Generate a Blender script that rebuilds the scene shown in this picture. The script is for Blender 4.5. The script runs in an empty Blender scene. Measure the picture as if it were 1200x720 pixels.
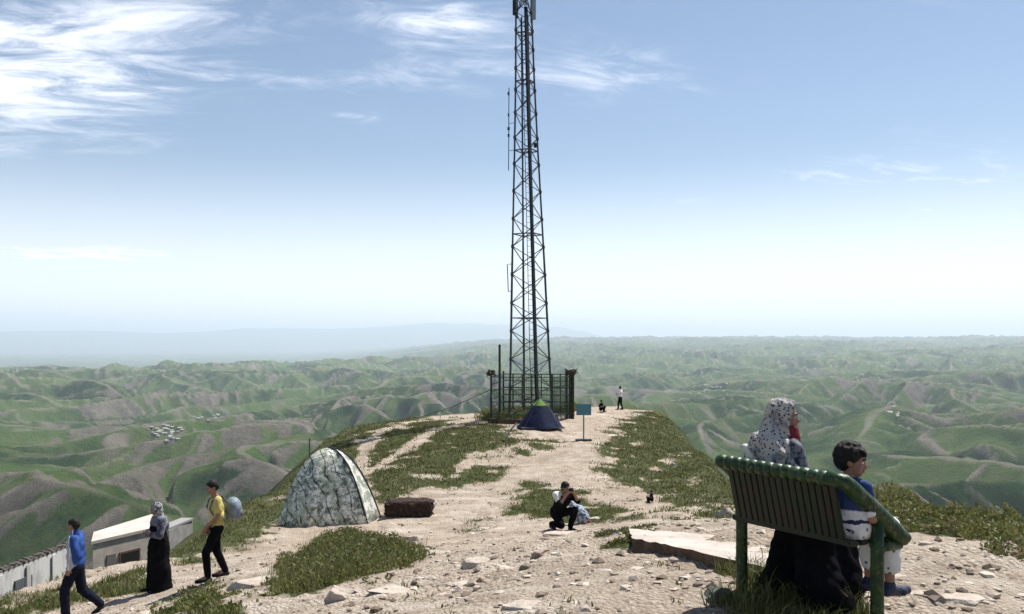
import bpy, bmesh, math, random
import numpy as np
from mathutils import Vector, Matrix, noise as mnoise
R = math.radians
S = bpy.context.scene
COL = S.collection
random.seed(7)
rng = np.random.default_rng(11)

# ------------------------------------------------------------------ camera
F = 1067.0          # focal length in pixels of a 1200 px wide frame
HY = 402.0          # eye level row
cam_d = bpy.data.cameras.new("camera")
cam = bpy.data.objects.new("camera", cam_d); COL.objects.link(cam)
cam_d.sensor_width = 36.0
cam_d.lens = 36.0 * F / 1200.0
cam_d.shift_y = (HY - 360.0) / 1200.0
cam_d.clip_start = 0.1
cam_d.clip_end = 200000.0
cam.location = (0, 0, 0)
cam.rotation_euler = (R(90), 0, 0)
S.camera = cam

# ------------------------------------------------------------------ world, sun, exposure
SUN_EL, SUN_AZ = R(60), R(46)        # azimuth clockwise from +Y
S.view_settings.view_transform = 'Standard'
S.view_settings.look = 'None'
S.view_settings.gamma = 1.0
S.view_settings.use_curve_mapping = False
S.view_settings.exposure = 0.70
S.cycles.use_denoising = True
S.cycles.denoising_prefilter = 'NONE'
S.cycles.max_bounces = 7
S.cycles.diffuse_bounces = 3
S.cycles.volume_bounces = 5
HAZE_DENSITY = 5.8e-5

W = bpy.data.worlds.new("World"); S.world = W
W.use_nodes = True
wn = W.node_tree; wn.nodes.clear()


class NT:
    """small helper for node trees"""
    def __init__(self, tree): self.t = tree
    def n(self, typ, inputs=None, **props):
        nd = self.t.nodes.new(typ)
        for k, v in props.items(): setattr(nd, k, v)
        for k, v in (inputs or {}).items():
            if isinstance(v, bpy.types.NodeSocket): self.t.links.new(v, nd.inputs[k])
            else: nd.inputs[k].default_value = v
        return nd
    def m(self, op, a, b=None, c=None, clamp=False):
        nd = self.t.nodes.new('ShaderNodeMath'); nd.operation = op; nd.use_clamp = clamp
        for i, v in enumerate((a, b, c)):
            if v is None: continue
            if isinstance(v, bpy.types.NodeSocket): self.t.links.new(v, nd.inputs[i])
            else: nd.inputs[i].default_value = v
        return nd.outputs[0]
    def vm(self, op, a, b=None):
        nd = self.t.nodes.new('ShaderNodeVectorMath'); nd.operation = op
        for i, v in enumerate((a, b)):
            if v is None: continue
            if isinstance(v, bpy.types.NodeSocket): self.t.links.new(v, nd.inputs[i])
            else: nd.inputs[i].default_value = v
        return nd
    def mix(self, f, a, b, blend='MIX'):
        nd = self.t.nodes.new('ShaderNodeMix'); nd.data_type = 'RGBA'; nd.blend_type = blend
        for i, v in ((0, f), (6, a), (7, b)):
            if isinstance(v, bpy.types.NodeSocket): self.t.links.new(v, nd.inputs[i])
            else: nd.inputs[i].default_value = (*v, 1) if isinstance(v, tuple) and len(v) == 3 else v
        return nd.outputs[2]
    def step(self, v, lo, hi):
        nd = self.n('ShaderNodeMapRange', {0: v, 1: lo, 2: hi}, interpolation_type='SMOOTHSTEP')
        return nd.outputs[0]
    def noise(self, vec, scale, detail=4, rough=0.55, dist=0.0):
        return self.n('ShaderNodeTexNoise', {'Vector': vec, 'Scale': scale, 'Detail': detail, 'Roughness': rough, 'Distortion': dist}).outputs[0]


w = NT(wn)
sky = w.n('ShaderNodeTexSky', sky_type='NISHITA', sun_disc=False)
sky.sun_elevation = SUN_EL; sky.sun_rotation = SUN_AZ
sky.altitude = 600; sky.air_density = 1.0; sky.dust_density = 0.3; sky.ozone_density = 1.7
tc = w.n('ShaderNodeTexCoord')
sep = w.n('ShaderNodeSeparateXYZ', {0: tc.outputs['Generated']})
dx, dy, dz = sep.outputs
# a high cloud layer: the direction projected on a plane far above
den = w.m('ADD', w.m('MAXIMUM', dz, 0.0), 0.10)
cx, cy = w.m('DIVIDE', dx, den), w.m('DIVIDE', dy, den)
cl = w.n('ShaderNodeCombineXYZ', {0: cx, 1: cy, 2: 0.0}).outputs[0]
rot = w.n('ShaderNodeVectorRotate', {'Vector': cl, 'Angle': R(-12)}, rotation_type='Z_AXIS').outputs[0]
st = w.vm('MULTIPLY', rot, (0.42, 1.0, 1.0)).outputs[0]
wisps = w.noise(st, 1.9, 12, 0.66, 1.4)
fine = w.noise(w.vm('MULTIPLY', rot, (1.0, 1.9, 1.0)).outputs[0], 3.1, 10, 0.68, 1.2)
big = w.noise(w.vm('ADD', cl, (3.7, 1.3, 0.0)).outputs[0], 0.55, 3, 0.5, 0.4)


def sky_spot(px, py, rx, ry):
    """soft cloud bank round one direction of the sky (tangents of azimuth and elevation)"""
    ax, ez = (px - 600) / F, (HY - py) / F
    yy = w.m('MAXIMUM', dy, 0.05)
    u = w.m('DIVIDE', w.m('SUBTRACT', w.m('DIVIDE', dx, yy), ax), rx / F)
    v = w.m('DIVIDE', w.m('SUBTRACT', w.m('DIVIDE', dz, yy), ez), ry / F)
    d2 = w.m('ADD', w.m('MULTIPLY', u, u), w.m('MULTIPLY', v, v))
    return w.m('MULTIPLY', w.m('POWER', 2.718, w.m('MULTIPLY', d2, -1.0)), w.m('GREATER_THAN', dy, 0.05))


bank = w.m('MULTIPLY', sky_spot(10, 60, 215, 85), 0.50)
for a in ((515, 12, 85, 56, 0.40), (432, 142, 46, 16, 0.36), (330, 92, 300, 20, 0.20), (80, 296, 150, 12, 0.34), (420, 300, 80, 11, 0.26),
          (715, 95, 110, 26, 0.22), (720, 62, 60, 14, 0.16), (1110, 250, 100, 10, 0.36), (1040, 205, 240, 22, 0.30), (880, 240, 160, 14, 0.16), (600, 250, 260, 26, 0.10), (250, 345, 420, 40, 0.26), (140, 300, 120, 9, 0.22), (-150, 170, 200, 160, 0.2), (240, 20, 120, 26, 0.14)):
    bank = w.m('ADD', bank, w.m('MULTIPLY', sky_spot(*a[:4]), a[4]))
bank = w.m('MULTIPLY', bank, w.m('ADD', 0.15, w.m('MULTIPLY', w.step(w.m('ADD', w.m('MULTIPLY', fine, 0.6), w.m('MULTIPLY', wisps, 0.4)), 0.30, 0.66), 1.1)))
dens = w.m('ADD', w.m('ADD', w.m('MULTIPLY', wisps, 0.55), w.m('MULTIPLY', fine, 0.35)), w.m('ADD', w.m('MULTIPLY', big, 0.26), bank))
veil = w.m('MULTIPLY', w.step(dz, 0.21, 0.0), 0.74)       # thin high veil thickening towards the horizon all round
cf = w.m('MAXIMUM', w.step(dens, 0.62, 1.42), veil)
cloudcol = w.mix(0.0, (15.0, 14.9, 15.4), (15.0, 14.9, 15.4))
skyc = w.mix(w.m('MULTIPLY', cf, 0.95), sky.outputs[0], cloudcol)
bg = w.n('ShaderNodeBackground', {'Color': skyc, 'Strength': 0.069})
out = w.n('ShaderNodeOutputWorld', {'Surface': bg.outputs[0]})

sun_d = bpy.data.lights.new("sun", 'SUN')
sun_d.energy = 5.0; sun_d.angle = R(0.5); sun_d.color = (1.0, 0.97, 0.925)
sun = bpy.data.objects.new("sun", sun_d); COL.objects.link(sun)
sdir = Vector((math.sin(SUN_AZ) * math.cos(SUN_EL), math.cos(SUN_AZ) * math.cos(SUN_EL), math.sin(SUN_EL)))
sun.rotation_euler = sdir.to_track_quat('Z', 'Y').to_euler()
sun.location = (20, 20, 60)


# ------------------------------------------------------------------ object helpers
def link(name, me, mats, parent=None):
    o = bpy.data.objects.new(name, me); COL.objects.link(o)
    if me is not None and mats is not None:
        for m in (mats if isinstance(mats, (list, tuple)) else [mats]):
            if me.materials.find(m.name) < 0: me.materials.append(m)
    if parent is not None: o.parent = parent
    return o
def tag(o, label, cat, group=None):
    o['label'] = label; o['category'] = cat
    if group: o['group'] = group
    return o
def empty(name, label, cat, loc=(0, 0, 0), rz=0.0, group=None):
    o = bpy.data.objects.new(name, None); COL.objects.link(o)
    o.empty_display_size = 0.1
    o.location = loc; o.rotation_euler = (0, 0, rz)
    return tag(o, label, cat, group)
def np_mesh(name, verts, faces, smooth=True, k=None):
    """verts (n,3); faces (m,k) array"""
    verts = np.asarray(verts, np.float32); faces = np.asarray(faces, np.int32)
    k = faces.shape[1]
    me = bpy.data.meshes.new(name)
    me.vertices.add(len(verts)); me.vertices.foreach_set('co', verts.ravel())
    me.loops.add(faces.size); me.loops.foreach_set('vertex_index', faces.ravel())
    me.polygons.add(len(faces)); me.polygons.foreach_set('loop_start', np.arange(len(faces), dtype=np.int32) * k)
    me.update(calc_edges=True)
    me.polygons.foreach_set('use_smooth', np.full(len(faces), smooth))
    return me
def add_attr(me, name, vals):
    a = me.attributes.new(name, 'FLOAT', 'POINT'); a.data.foreach_set('value', np.asarray(vals, np.float32))


class MB:
    """collects simple solids into one mesh"""
    def __init__(self): self.bm = bmesh.new()
    def box(self, c, s, rot=None, bevel=0.0):
        M = Matrix.Translation(c) @ (rot.to_4x4() if rot is not None else Matrix()) @ Matrix.Diagonal((*s, 1))
        r = bmesh.ops.create_cube(self.bm, size=1.0, matrix=M)
        if bevel:
            es = list({e for v in r['verts'] for e in v.link_edges})
            bmesh.ops.bevel(self.bm, geom=es, offset=bevel, segments=2, affect='EDGES')
        return self
    def tube(self, pts, rad, seg=8, cap=True):
        pts = [Vector(p) for p in pts]
        rad = rad if isinstance(rad, (list, tuple)) else [rad] * len(pts)
        rings = []
        prevx = None
        for i, p in enumerate(pts):
            t = (pts[min(i + 1, len(pts) - 1)] - pts[max(i - 1, 0)]).normalized()
            x = (prevx - t * prevx.dot(t)) if prevx is not None else t.orthogonal()
            x.normalize(); prevx = x
            y = t.cross(x)
            rings.append([self.bm.verts.new(p + (x * math.cos(a) + y * math.sin(a)) * rad[i]) for a in [2 * math.pi * k / seg for k in range(seg)]])
        for a, b in zip(rings, rings[1:]):
            for k in range(seg): self.bm.faces.new((a[k], a[(k + 1) % seg], b[(k + 1) % seg], b[k]))
        if cap:
            self.bm.faces.new(list(reversed(rings[0]))); self.bm.faces.new(rings[-1])
        return self
    def ell(self, c, r, rot=None, u=16, v=10):
        r = (r, r, r) if not isinstance(r, (tuple, list)) else r
        M = Matrix.Translation(c) @ (rot.to_4x4() if rot is not None else Matrix()) @ Matrix.Diagonal((*r, 1))
        bmesh.ops.create_uvsphere(self.bm, u_segments=u, v_segments=v, radius=1.0, matrix=M)
        return self
    def cap(self, p0, r0, p1, r1, seg=14):
        """tapered capsule"""
        p0, p1 = Vector(p0), Vector(p1)
        self.ell(p0, r0, u=14, v=9); self.ell(p1, r1, u=14, v=9)
        self.tube([p0, p1], [r0, r1], seg)
        return self
    def mesh(self, name, smooth=False, recalc=True):
        if recalc: bmesh.ops.recalc_face_normals(self.bm, faces=self.bm.faces)
        me = bpy.data.meshes.new(name); self.bm.to_mesh(me); self.bm.free()
        if smooth: me.polygons.foreach_set('use_smooth', [True] * len(me.polygons))
        return me
    def build(self, name, mat, parent=None, smooth=False):
        return link(name, self.mesh(name, smooth), mat, parent)
    def melt(self, name, mat, parent=None, voxel=0.012, smooth_it=4, wrinkle=0.0, wscale=9.0):
        """fuse everything collected into one continuous surface"""
        me = self.mesh(name)
        o = bpy.data.objects.new('tmp', me); COL.objects.link(o)
        r = o.modifiers.new('r', 'REMESH'); r.mode = 'VOXEL'; r.voxel_size = voxel
        s = o.modifiers.new('s', 'SMOOTH'); s.factor = 0.5; s.iterations = smooth_it
        dg = bpy.context.evaluated_depsgraph_get()
        new = bpy.data.meshes.new_from_object(o.evaluated_get(dg))
        bpy.data.objects.remove(o); bpy.data.meshes.remove(me)
        new.name = name
        if wrinkle:
            n = len(new.vertices)
            co = np.empty(n * 3, np.float32); new.vertices.foreach_get('co', co); co = co.reshape(-1, 3)
            no = np.empty(n * 3, np.float32); new.vertices.foreach_get('normal', no); no = no.reshape(-1, 3)
            px_, py_, pz_ = (co[:, i].astype(float) * wscale for i in range(3)); d = 0.6 * (perlin(px_ + 0.4 * py_, pz_ * 0.5 + 7.3, 3) + perlin(py_ - 0.4 * px_ + 3.1, pz_ * 0.5, 5)) + 0.4 * perlin(px_ * 2.3 + py_ * 1.1, pz_ * 1.7 + py_, 8)
            co += no * (d[:, None] * wrinkle)
            new.vertices.foreach_set('co', co.ravel().astype(np.float32)); new.update()
        new.polygons.foreach_set('use_smooth', [True] * len(new.polygons))
        return link(name, new, mat, parent)


# ------------------------------------------------------------------ materials
def mat(name):
    m = bpy.data.materials.new(name); m.use_nodes = True
    m.node_tree.nodes.clear()
    return m, NT(m.node_tree)
def finish(m, t, col, rough=0.8, bump=None, bstr=0.3, bdist=0.02, metal=0.0, spec=0.3, extra=None):
    ins = {'Base Color': col if isinstance(col, bpy.types.NodeSocket) else (*col, 1), 'Roughness': rough, 'Metallic': metal, 'Specular IOR Level': spec}
    if bump is not None:
        b = t.n('ShaderNodeBump', {'Height': bump, 'Strength': bstr, 'Distance': bdist})
        ins['Normal'] = b.outputs[0]
    ins.update(extra or {})
    p = t.n('ShaderNodeBsdfPrincipled', ins)
    t.n('ShaderNodeOutputMaterial', {'Surface': p.outputs[0]})
    return m
def simple(name, c1, c2=None, scale=20.0, rough=0.8, bstr=0.2, bdist=0.01, metal=0.0, spec=0.3, lo=0.35, hi=0.65):
    m, t = mat(name)
    v = t.n('ShaderNodeTexCoord').outputs['Object']
    n = t.noise(v, scale, 5, 0.6)
    c2 = c2 or tuple(x * 0.7 for x in c1)
    col = t.mix(t.step(n, lo, hi), c1, c2)
    return finish(m, t, col, rough, n, bstr, bdist, metal, spec)


# ------------------------------------------------------------------ noise
_p = np.random.default_rng(5).permutation(256); PERM = np.concatenate([_p, _p, _p]).astype(np.int32)
_ga = np.random.default_rng(6).random(256) * 2 * np.pi; GX, GY = np.cos(_ga), np.sin(_ga)
def perlin(x, y, seed=0):
    xi = np.floor(x).astype(np.int64); yi = np.floor(y).astype(np.int64)
    fx, fy = x - xi, y - yi
    u = fx * fx * fx * (fx * (fx * 6 - 15) + 10); v = fy * fy * fy * (fy * (fy * 6 - 15) + 10)
    def g(ix, iy, ax, ay):
        h = PERM[PERM[(ix + seed * 37) & 255] + ((iy + seed * 91) & 255)]
        return GX[h] * ax + GY[h] * ay
    a, b = g(xi, yi, fx, fy), g(xi + 1, yi, fx - 1, fy)
    c, d = g(xi, yi + 1, fx, fy - 1), g(xi + 1, yi + 1, fx - 1, fy - 1)
    return ((a + u * (b - a)) * (1 - v) + (c + u * (d - c)) * v) * 1.5
def fbm(x, y, oct=4, seed=0, gain=0.5):
    s = 0; a = 1.0; f = 1.0
    for k in range(oct):
        s = s + a * perlin(x * f + 13.7 * k, y * f - 7.1 * k, seed + k); a *= gain; f *= 2.03
    return s
def sstep(x, a, b):
    t = np.clip((x - a) / (b - a), 0, 1); return t * t * (3 - 2 * t)
def lerp(a, b, t): return a + (b - a) * t


# ------------------------------------------------------------------ terrain shape
def at(px, py, Y):
    """the place at depth Y seen in the photograph at px, py"""
    return ((px - 600) / F * Y, Y, -(py - HY) / F * Y)
CTRL = [at(*a) for a in (
    (868, 690, 6.25), (1030, 768, 5.5), (600, 720, 6.2), (742, 653, 9.0), (862, 661, 7.6), (905, 638, 8.6), (1045, 592, 10.5), (1200, 640, 8.0), (1100, 700, 6.2),
    (400, 700, 9.8), (400, 650, 18), (300, 700, 11.1), (255, 678, 15.8), (185, 691, 16.5), (100, 719, 15.8), (0, 702, 17), (200, 716, 13.5), (130, 662, 19.5), (200, 648, 21),
    (270, 614, 25), (385, 612, 26), (480, 606, 26), (660, 622, 22), (800, 600, 22), (855, 602, 22), (845, 575, 28), (560, 570, 30), (650, 570, 29), (640, 520, 37), (585, 492, 46),
    (670, 489, 47), (633, 502, 41), (684, 517, 38), (727, 480, 62), (700, 482, 60), (750, 484, 52), (800, 520, 40), (400, 515, 40), (450, 495, 46), (520, 490, 48), (440, 550, 32), (345, 560, 34),
    (980, 606, 14))] + [(0, 0, -1.62), (0, -30, -2), (5, -30, -2), (-12, -30, -5), (4.5, 0, -1.7), (-8, 3, -2.9)]
CT = np.array(CTRL)
def _tps_fit(P, z, lam=0.02):
    n = len(P); d = np.sqrt(((P[:, None] - P[None]) ** 2).sum(-1)); K = np.where(d > 0, d * d * np.log(d + 1e-9), 0) + lam * np.eye(n) * 10
    A = np.zeros((n + 3, n + 3)); A[:n, :n] = K; A[:n, n] = 1; A[:n, n + 1:] = P; A[n, :n] = 1; A[n + 1:, :n] = P.T
    return np.linalg.solve(A, np.concatenate([z, [0, 0, 0]]))
TW = _tps_fit(CT[:, :2], CT[:, 2])
def tps(x, y):
    s = TW[-3] + TW[-2] * x + TW[-1] * y
    for i in range(len(CT)):
        d2 = (x - CT[i, 0]) ** 2 + (y - CT[i, 1]) ** 2
        s = s + TW[i] * 0.5 * d2 * np.log(d2 + 1e-9)
    return s
EDGE = np.array([(-12, -30), (-11, 3), (-10.6, 12), (-9.7, 17), (-8.7, 19.5), (-8.2, 21), (-7.8, 25), (-8.2, 30), (-8.0, 34), (-7.6, 40), (-6.9, 46), (-4.5, 51), (2, 60), (5, 67), (9, 68),
                 (9.2, 60), (7.9, 50), (7.6, 40), (6.5, 28), (5.9, 22), (5.2, 14), (4.6, 10.5), (4.7, 8), (5.4, 0), (6, -30)], float)
def poly_near(x, y, P):
    """signed distance to a polygon (negative inside) and the nearest point on its outline"""
    best = np.full(x.shape, 1e18); bx = np.zeros_like(x); by = np.zeros_like(x); ins = np.zeros(x.shape, bool)
    n = len(P)
    for i in range(n):
        ax, ay = P[i]; ex, ey = P[(i + 1) % n] - P[i]
        t = np.clip(((x - ax) * ex + (y - ay) * ey) / (ex * ex + ey * ey), 0, 1)
        qx, qy = ax + t * ex, ay + t * ey
        d = (x - qx) ** 2 + (y - qy) ** 2
        m = d < best
        best = np.where(m, d, best); bx = np.where(m, qx, bx); by = np.where(m, qy, by)
        by2 = ay + ey
        c = (ay > y) != (by2 > y)
        with np.errstate(divide='ignore', invalid='ignore'):
            xi = ax + (y - ay) / (ey if ey != 0 else 1e-9) * ex
        ins ^= c & (x < xi)
    d = np.sqrt(best)
    return np.where(ins, -d, d), bx, by
def near_z(x, y):
    d, bx, by = poly_near(x, y, EDGE)
    d = d + (np.where(x > 0, 1.5, 0.9) * fbm(x / 6.5, y / 6.5, 3, 14) + 0.25) * sstep(y, 14, 22) * sstep(np.abs(d), 6, 0.5)
    out = d > 0
    z = tps(np.where(out, bx, x), np.where(out, by, y))
    o = np.maximum(d, 0)
    ks = np.where(bx > 0, 1.35, 1.0) * sstep(by, 4, 14) + 0.8 * (1 - sstep(by, 4, 14))
    z = z - np.where(o < 14, ks * o, ks * 14 + 0.62 * (o - 14)) * (o / (o + 0.9)) - 1.0 * np.maximum(fbm(x / 26, y / 26, 4, 3), -0.4) * np.minimum(o, 60) * 0.12
    # the levelled terrace that carries the low buildings
    tr = sstep(x, -23.5, -19.5) * sstep(x, -11.0, -12.6) * sstep(y, 24, 28) * sstep(y, 45, 41)
    z = lerp(z, -10.6, tr)
    m = 1 - np.exp(-np.maximum(np.hypot(x, y) - 4, 0) / 6)
    z = z + (0.07 * fbm(x / 2.3, y / 2.3, 3, 21) + 0.10 * fbm(x / 6.5, y / 6.5, 2, 24) * m)
    sx, sy = 1.19, 9.0; ex, ey = 0.86, -2.0; tt = np.clip(((x - sx) * ex + (y - sy) * ey) / (ex * ex + ey * ey), 0, 1)
    z = z - 0.06 * np.exp(-(((x - sx - tt * ex) ** 2 + (y - sy - tt * ey) ** 2) / 0.16))      # dirt worn away before the slab
    # broken ledges of rock showing through the dirt
    led = np.abs(fbm(x / 1.7 + 0.25 * y, y / 0.75, 3, 40))
    z = z + 0.05 * sstep(led, 0.25, 0.0) * sstep(fbm(x / 4, y / 4, 2, 44), -0.1, 0.3) + 0.012 * fbm(x / 0.22, y / 0.22, 3, 29)
    return z, d
def gully(px, py, ux, uy):
    ix = np.floor(px); iy = np.floor(py); fx = px - ix; fy = py - iy
    ixi = ix.astype(np.int64); iyi = iy.astype(np.int64)
    va = np.zeros_like(px); gx = np.zeros_like(px); gy = np.zeros_like(px); wt = np.zeros_like(px)
    for i in range(-1, 2):
        for j in range(-1, 2):
            h = PERM[PERM[(ixi + i) & 255] + ((iyi + j) & 255)]
            h2 = PERM[(h + 77) & 255]
            qx = fx - i - (h / 255.0 - 0.0) * 0.8; qy = fy - j - (h2 / 255.0) * 0.8
            ww = np.exp(-2.2 * (qx * qx + qy * qy))
            ph = 2 * np.pi * (qx * ux + qy * uy)
            va += np.cos(ph) * ww; s = -np.sin(ph) * ww; gx += s * ux; gy += s * uy; wt += ww
    return va / wt, gx / wt, gy / wt
def hills_base(x, y):
    r = np.hypot(x, y); az = np.arctan2(x, np.maximum(y, 1e-3)); az = np.where(y <= 0, np.sign(x) * 1.6, az)
    pr = np.tan(np.clip(az, -1.2, 1.2)) * F + 600          # bearing, as a column of the frame
    right = sstep(pr, 330, 640)
    zr = np.interp(np.log(r + 1), np.log([1, 900, 2500, 5000, 8000, 12000, 17000, 22000, 30000, 60000]), [-235, -235, -228, -205, -150, -70, 10, 60, 40, -50])
    zl = np.interp(np.log(r + 1), np.log([1, 900, 2500, 4500, 6500, 8200, 10500, 20000, 60000]), [-235, -235, -225, -215, -215, -260, -330, -330, -330])
    z = lerp(zl, zr, right)
    tri = lambda p, k=0.985: 0.5 + np.arcsin(k * np.sin(2 * np.pi * p)) / (2 * np.arcsin(k))
    far = sstep(r, 4000, 12000)
    flat = lerp(1 - 0.85 * sstep(r, 7600, 10500), 1.0, right)
    n9, n9b = perlin(x / 950, y / 950, 70), perlin(x / 950 + 31, y / 950, 71)
    n3, n3b = perlin(x / 310, y / 310, 72), perlin(x / 310, y / 310 + 9, 73)
    n1 = perlin(x / 105, y / 105, 74)
    # two families of sharp ridges that cut each other; u counts across the first, v across the second
    u = x * 0.88 - y * 0.48 + 230 * n9 + 62 * n3; v = x * 0.80 + y * 0.60 + 240 * n9b + 66 * n3b
    t1, t2 = tri(u / 225 + 0.1), tri(v / 290 + 0.35)
    m1 = 0.60 + 0.75 * perlin(x / 520 + 4, y / 700, 75); m2 = 0.60 + 0.75 * perlin(x / 560, y / 760 + 8, 76)
    h1, h2 = 84 * t1 * np.clip(m1, 0.10, 1.15), 84 * t2 * np.clip(m2, 0.10, 1.15)
    k1 = sstep(h1 - h2, -3, 3)
    # spurs and ribs run down the sides
    tt = lerp(t2, t1, k1); mm = np.clip(lerp(m2, m1, k1), 0.12, 1.1)
    side = np.clip(1.5 * (1 - tt) * (0.25 + tt) * 1.9, 0, 1.2) * mm
    def ribs_(lam, wob, ph, k): return lerp(tri((u + 22 * n1) / lam + wob + ph, k), tri((v + 22 * n1) / lam + wob + ph, k), k1)
    s1, s2, s3 = ribs_(84, 0.45 * n3, 0, 0.97), ribs_(37, 0.25 * n1, 0.2, 0.93), ribs_(21, 0.3 * n1, 0.4, 0.8)
    near_ = 1 - sstep(r, 3500, 8000)
    wts = lambda lam, sp: sstep(lam / np.maximum(sp, 1e-3), 2.0, 4.5)
    sp_ = r * lerp(0.0048, 0.0095, sstep(r, 4500, 6000))
    b = 1 - np.sqrt(perlin(x / 1500 + 9.2, y / 1700, 62) ** 2 + 0.002) * 2.0
    c = 1 - np.sqrt(perlin(x / 4200 + 3.3, y / 4200, 63) ** 2 + 0.002) * 2.0
    r2, r3 = wts(40, sp_), wts(22, sp_)
    z = z - 26 + (np.maximum(h1, h2) * lerp(1, 0.6, far) + (s1 - 0.5) * 34 * side + (s2 - 0.5) * 10 * side * r2 + (s3 - 0.5) * 2.6 * side * r3 + b * lerp(30, 55, far) + c * lerp(16, 60, far)) * flat
    z = z + 2.2 * fbm(x / 60, y / 60, 3, 79) * near_
    hills_base.crest = np.maximum(sstep(tt, 0.970, 0.995) * sstep(mm, 0.3, 0.5), sstep(s1, 0.93, 0.985) * 0.7 * sstep(side, 0.25, 0.5)) * sstep(perlin(x / 300, y / 300, 77), -0.45, 0.1)
    hills_base.rib = (s1 - 0.5) * 0.7 * side + (s2 - 0.5) * 1.1 * side * r2 + (s3 - 0.5) * 0.6 * side * r3
    hills_base.fam = k1 * np.where(np.cos(2 * np.pi * (u / 225 + 0.1)) > 0, 1.0, -1.0) + (1 - k1) * np.where(np.cos(2 * np.pi * (v / 290 + 0.35)) > 0, -1.0, 1.0)
    hills_base.low = 1 - tt
    # the far range on the left
    mt = 1 - np.abs(perlin(x / 9000 + 2.2, y / 30000, 66)) * 1.3
    rise = np.exp(-((r - 46000) / 6000) ** 2)
    hgt = np.interp(pr, [-400, 0, 120, 190, 330, 450, 620, 800], [560, 620, 590, 560, 800, 840, 660, 400])
    z = z + rise * (hgt + 320) * (0.86 + 0.14 * mt) * (1 - sstep(pr, 620, 760))
    return z
def hills_z(x, y, spacing=None):
    r = np.hypot(x, y)
    e = 6.0
    z = hills_base(x, y)
    gx = (hills_base(x + e, y) - z) / e; gy = (hills_base(x, y + e) - z) / e
    sp = r * lerp(0.0048, 0.0095, sstep(r, 4500, 6000))
    rid = np.zeros_like(z); amp_sum = 1e-6
    for lam, amp in ((92.0, 2.5), (40.0, 1.6)):
        sl = np.sqrt(gx * gx + gy * gy) + 1e-6
        k = np.minimum(sl * 3.0, 1.0) / sl
        ux, uy = gy * k, -gx * k            # across the slope
        va, ax, ay = gully(x / lam + lam, y / lam, ux * 1.0, uy * 1.0)
        fade = sstep(lam / np.maximum(sp, 1e-3), 1.2, 3.0)
        s = np.minimum(sl * 3.0, 1.0) * fade
        z = z + va * amp * s; rid = rid + va * s * amp ** 0.5; amp_sum += amp ** 0.5
        gx = gx + ax * amp / lam * s * 0.6; gy = gy + ay * amp / lam * s * 0.6
    return z, rid / amp_sum * 2, np.sqrt(gx * gx + gy * gy), gx, gy
def smax(a, b, k):
    h = np.clip(0.5 + 0.5 * (a - b) / k, 0, 1)
    return b + (a - b) * h + k * h * (1 - h)
def full_z(x, y):
    zn, d = near_z(x, y); zh, rid, sl, gx, gy = hills_z(x, y)
    zh = zh - 60 * (1 - sstep(np.hypot(x, y), 80, 520))
    return smax(zn, zh, 14.0)
def gz(x, y):
    return float(near_z(np.array([float(x)]), np.array([float(y)]))[0][0])
def hit(pts, far=False):
    """where the sight lines through the photograph's points meet the ground"""
    P = np.array(pts, float)
    Y = np.exp(np.linspace(math.log(300), math.log(14000), 1500)) if far else np.linspace(3.0, 80, 1600)
    X = (P[:, :1] - 600) / F * Y[None]; Z = -(P[:, 1:2] - HY) / F * Y[None]; YY = np.broadcast_to(Y, X.shape).copy()
    G = full_z(X.ravel(), YY.ravel()) if far else near_z(X.ravel(), YY.ravel())[0]
    under = Z <= G.reshape(X.shape)
    i = np.where(under.any(1), under.argmax(1), len(Y) - 1)
    k = np.arange(len(P))
    return np.stack([X[k, i], YY[k, i], G.reshape(X.shape)[k, i]], 1)


# ------------------------------------------------------------------ where grass grows, where paths run (outlines on the ground)
GRASS = {
    'clump': [(322, 700), (332, 664), (365, 640), (400, 622), (450, 628), (492, 644), (482, 662), (430, 682), (380, 692)],
    'tuft': [(183, 716), (215, 692), (250, 688), (262, 702), (282, 722), (190, 724)],
    'edge': [(-60, 712), (0, 704), (60, 694), (125, 668), (170, 664), (172, 690), (125, 703), (70, 720), (-60, 745)],
    'edge2': [(205, 652), (235, 640), (275, 628), (330, 622), (260, 650), (215, 664)],
    'flank': [(262, 620), (300, 596), (345, 566), (395, 517), (430, 500), (455, 492), (470, 496), (448, 508), (434, 520), (428, 540), (430, 566), (400, 590), (330, 616)],
    'knoll': [(425, 575), (432, 560), (480, 524), (515, 503), (560, 497), (592, 500), (610, 518), (590, 530), (562, 534), (548, 545), (585, 550), (570, 566), (500, 574), (450, 588)],
    'between': [(424, 552), (432, 525), (448, 504), (490, 493), (535, 491), (520, 500), (480, 522), (438, 556)],
    'spot': [(602, 526), (620, 516), (652, 516), (640, 528), (610, 534)],
    'middle': [(592, 604), (604, 578), (624, 565), (650, 568), (690, 583), (720, 590), (748, 606), (700, 614), (640, 606)],
    'right': [(712, 506), (735, 490), (752, 483), (775, 490), (802, 522), (858, 602), (848, 608), (790, 592), (735, 572), (712, 556), (704, 532)],
    'low': [(528, 628), (560, 610), (590, 603), (588, 613), (556, 622)],
    'shrub': [(1028, 604), (1060, 588), (1110, 592), (1210, 616), (1290, 640), (1290, 680), (1200, 648), (1120, 616), (1060, 606)],
    'bench': [(870, 700), (866, 676), (905, 664), (985, 676), (1050, 700), (1080, 730), (1060, 800), (900, 790)],
    'slabtuft': [(704, 642), (722, 622), (742, 622), (742, 636), (724, 644)],
    'tower': [(575, 489), (600, 480), (670, 478), (668, 486), (610, 492), (580, 495)],
}
GP = {}
for k, pp in GRASS.items():
    GP[k] = hit(pp)[:, :2]
GP['shrub'] = np.array([(5.2, 14.5), (4.3, 14), (3.9, 10.8), (3.72, 9.3), (3.95, 7.6), (4.35, 6), (5.4, 6), (5.0, 8), (4.9, 10.5)])
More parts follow.
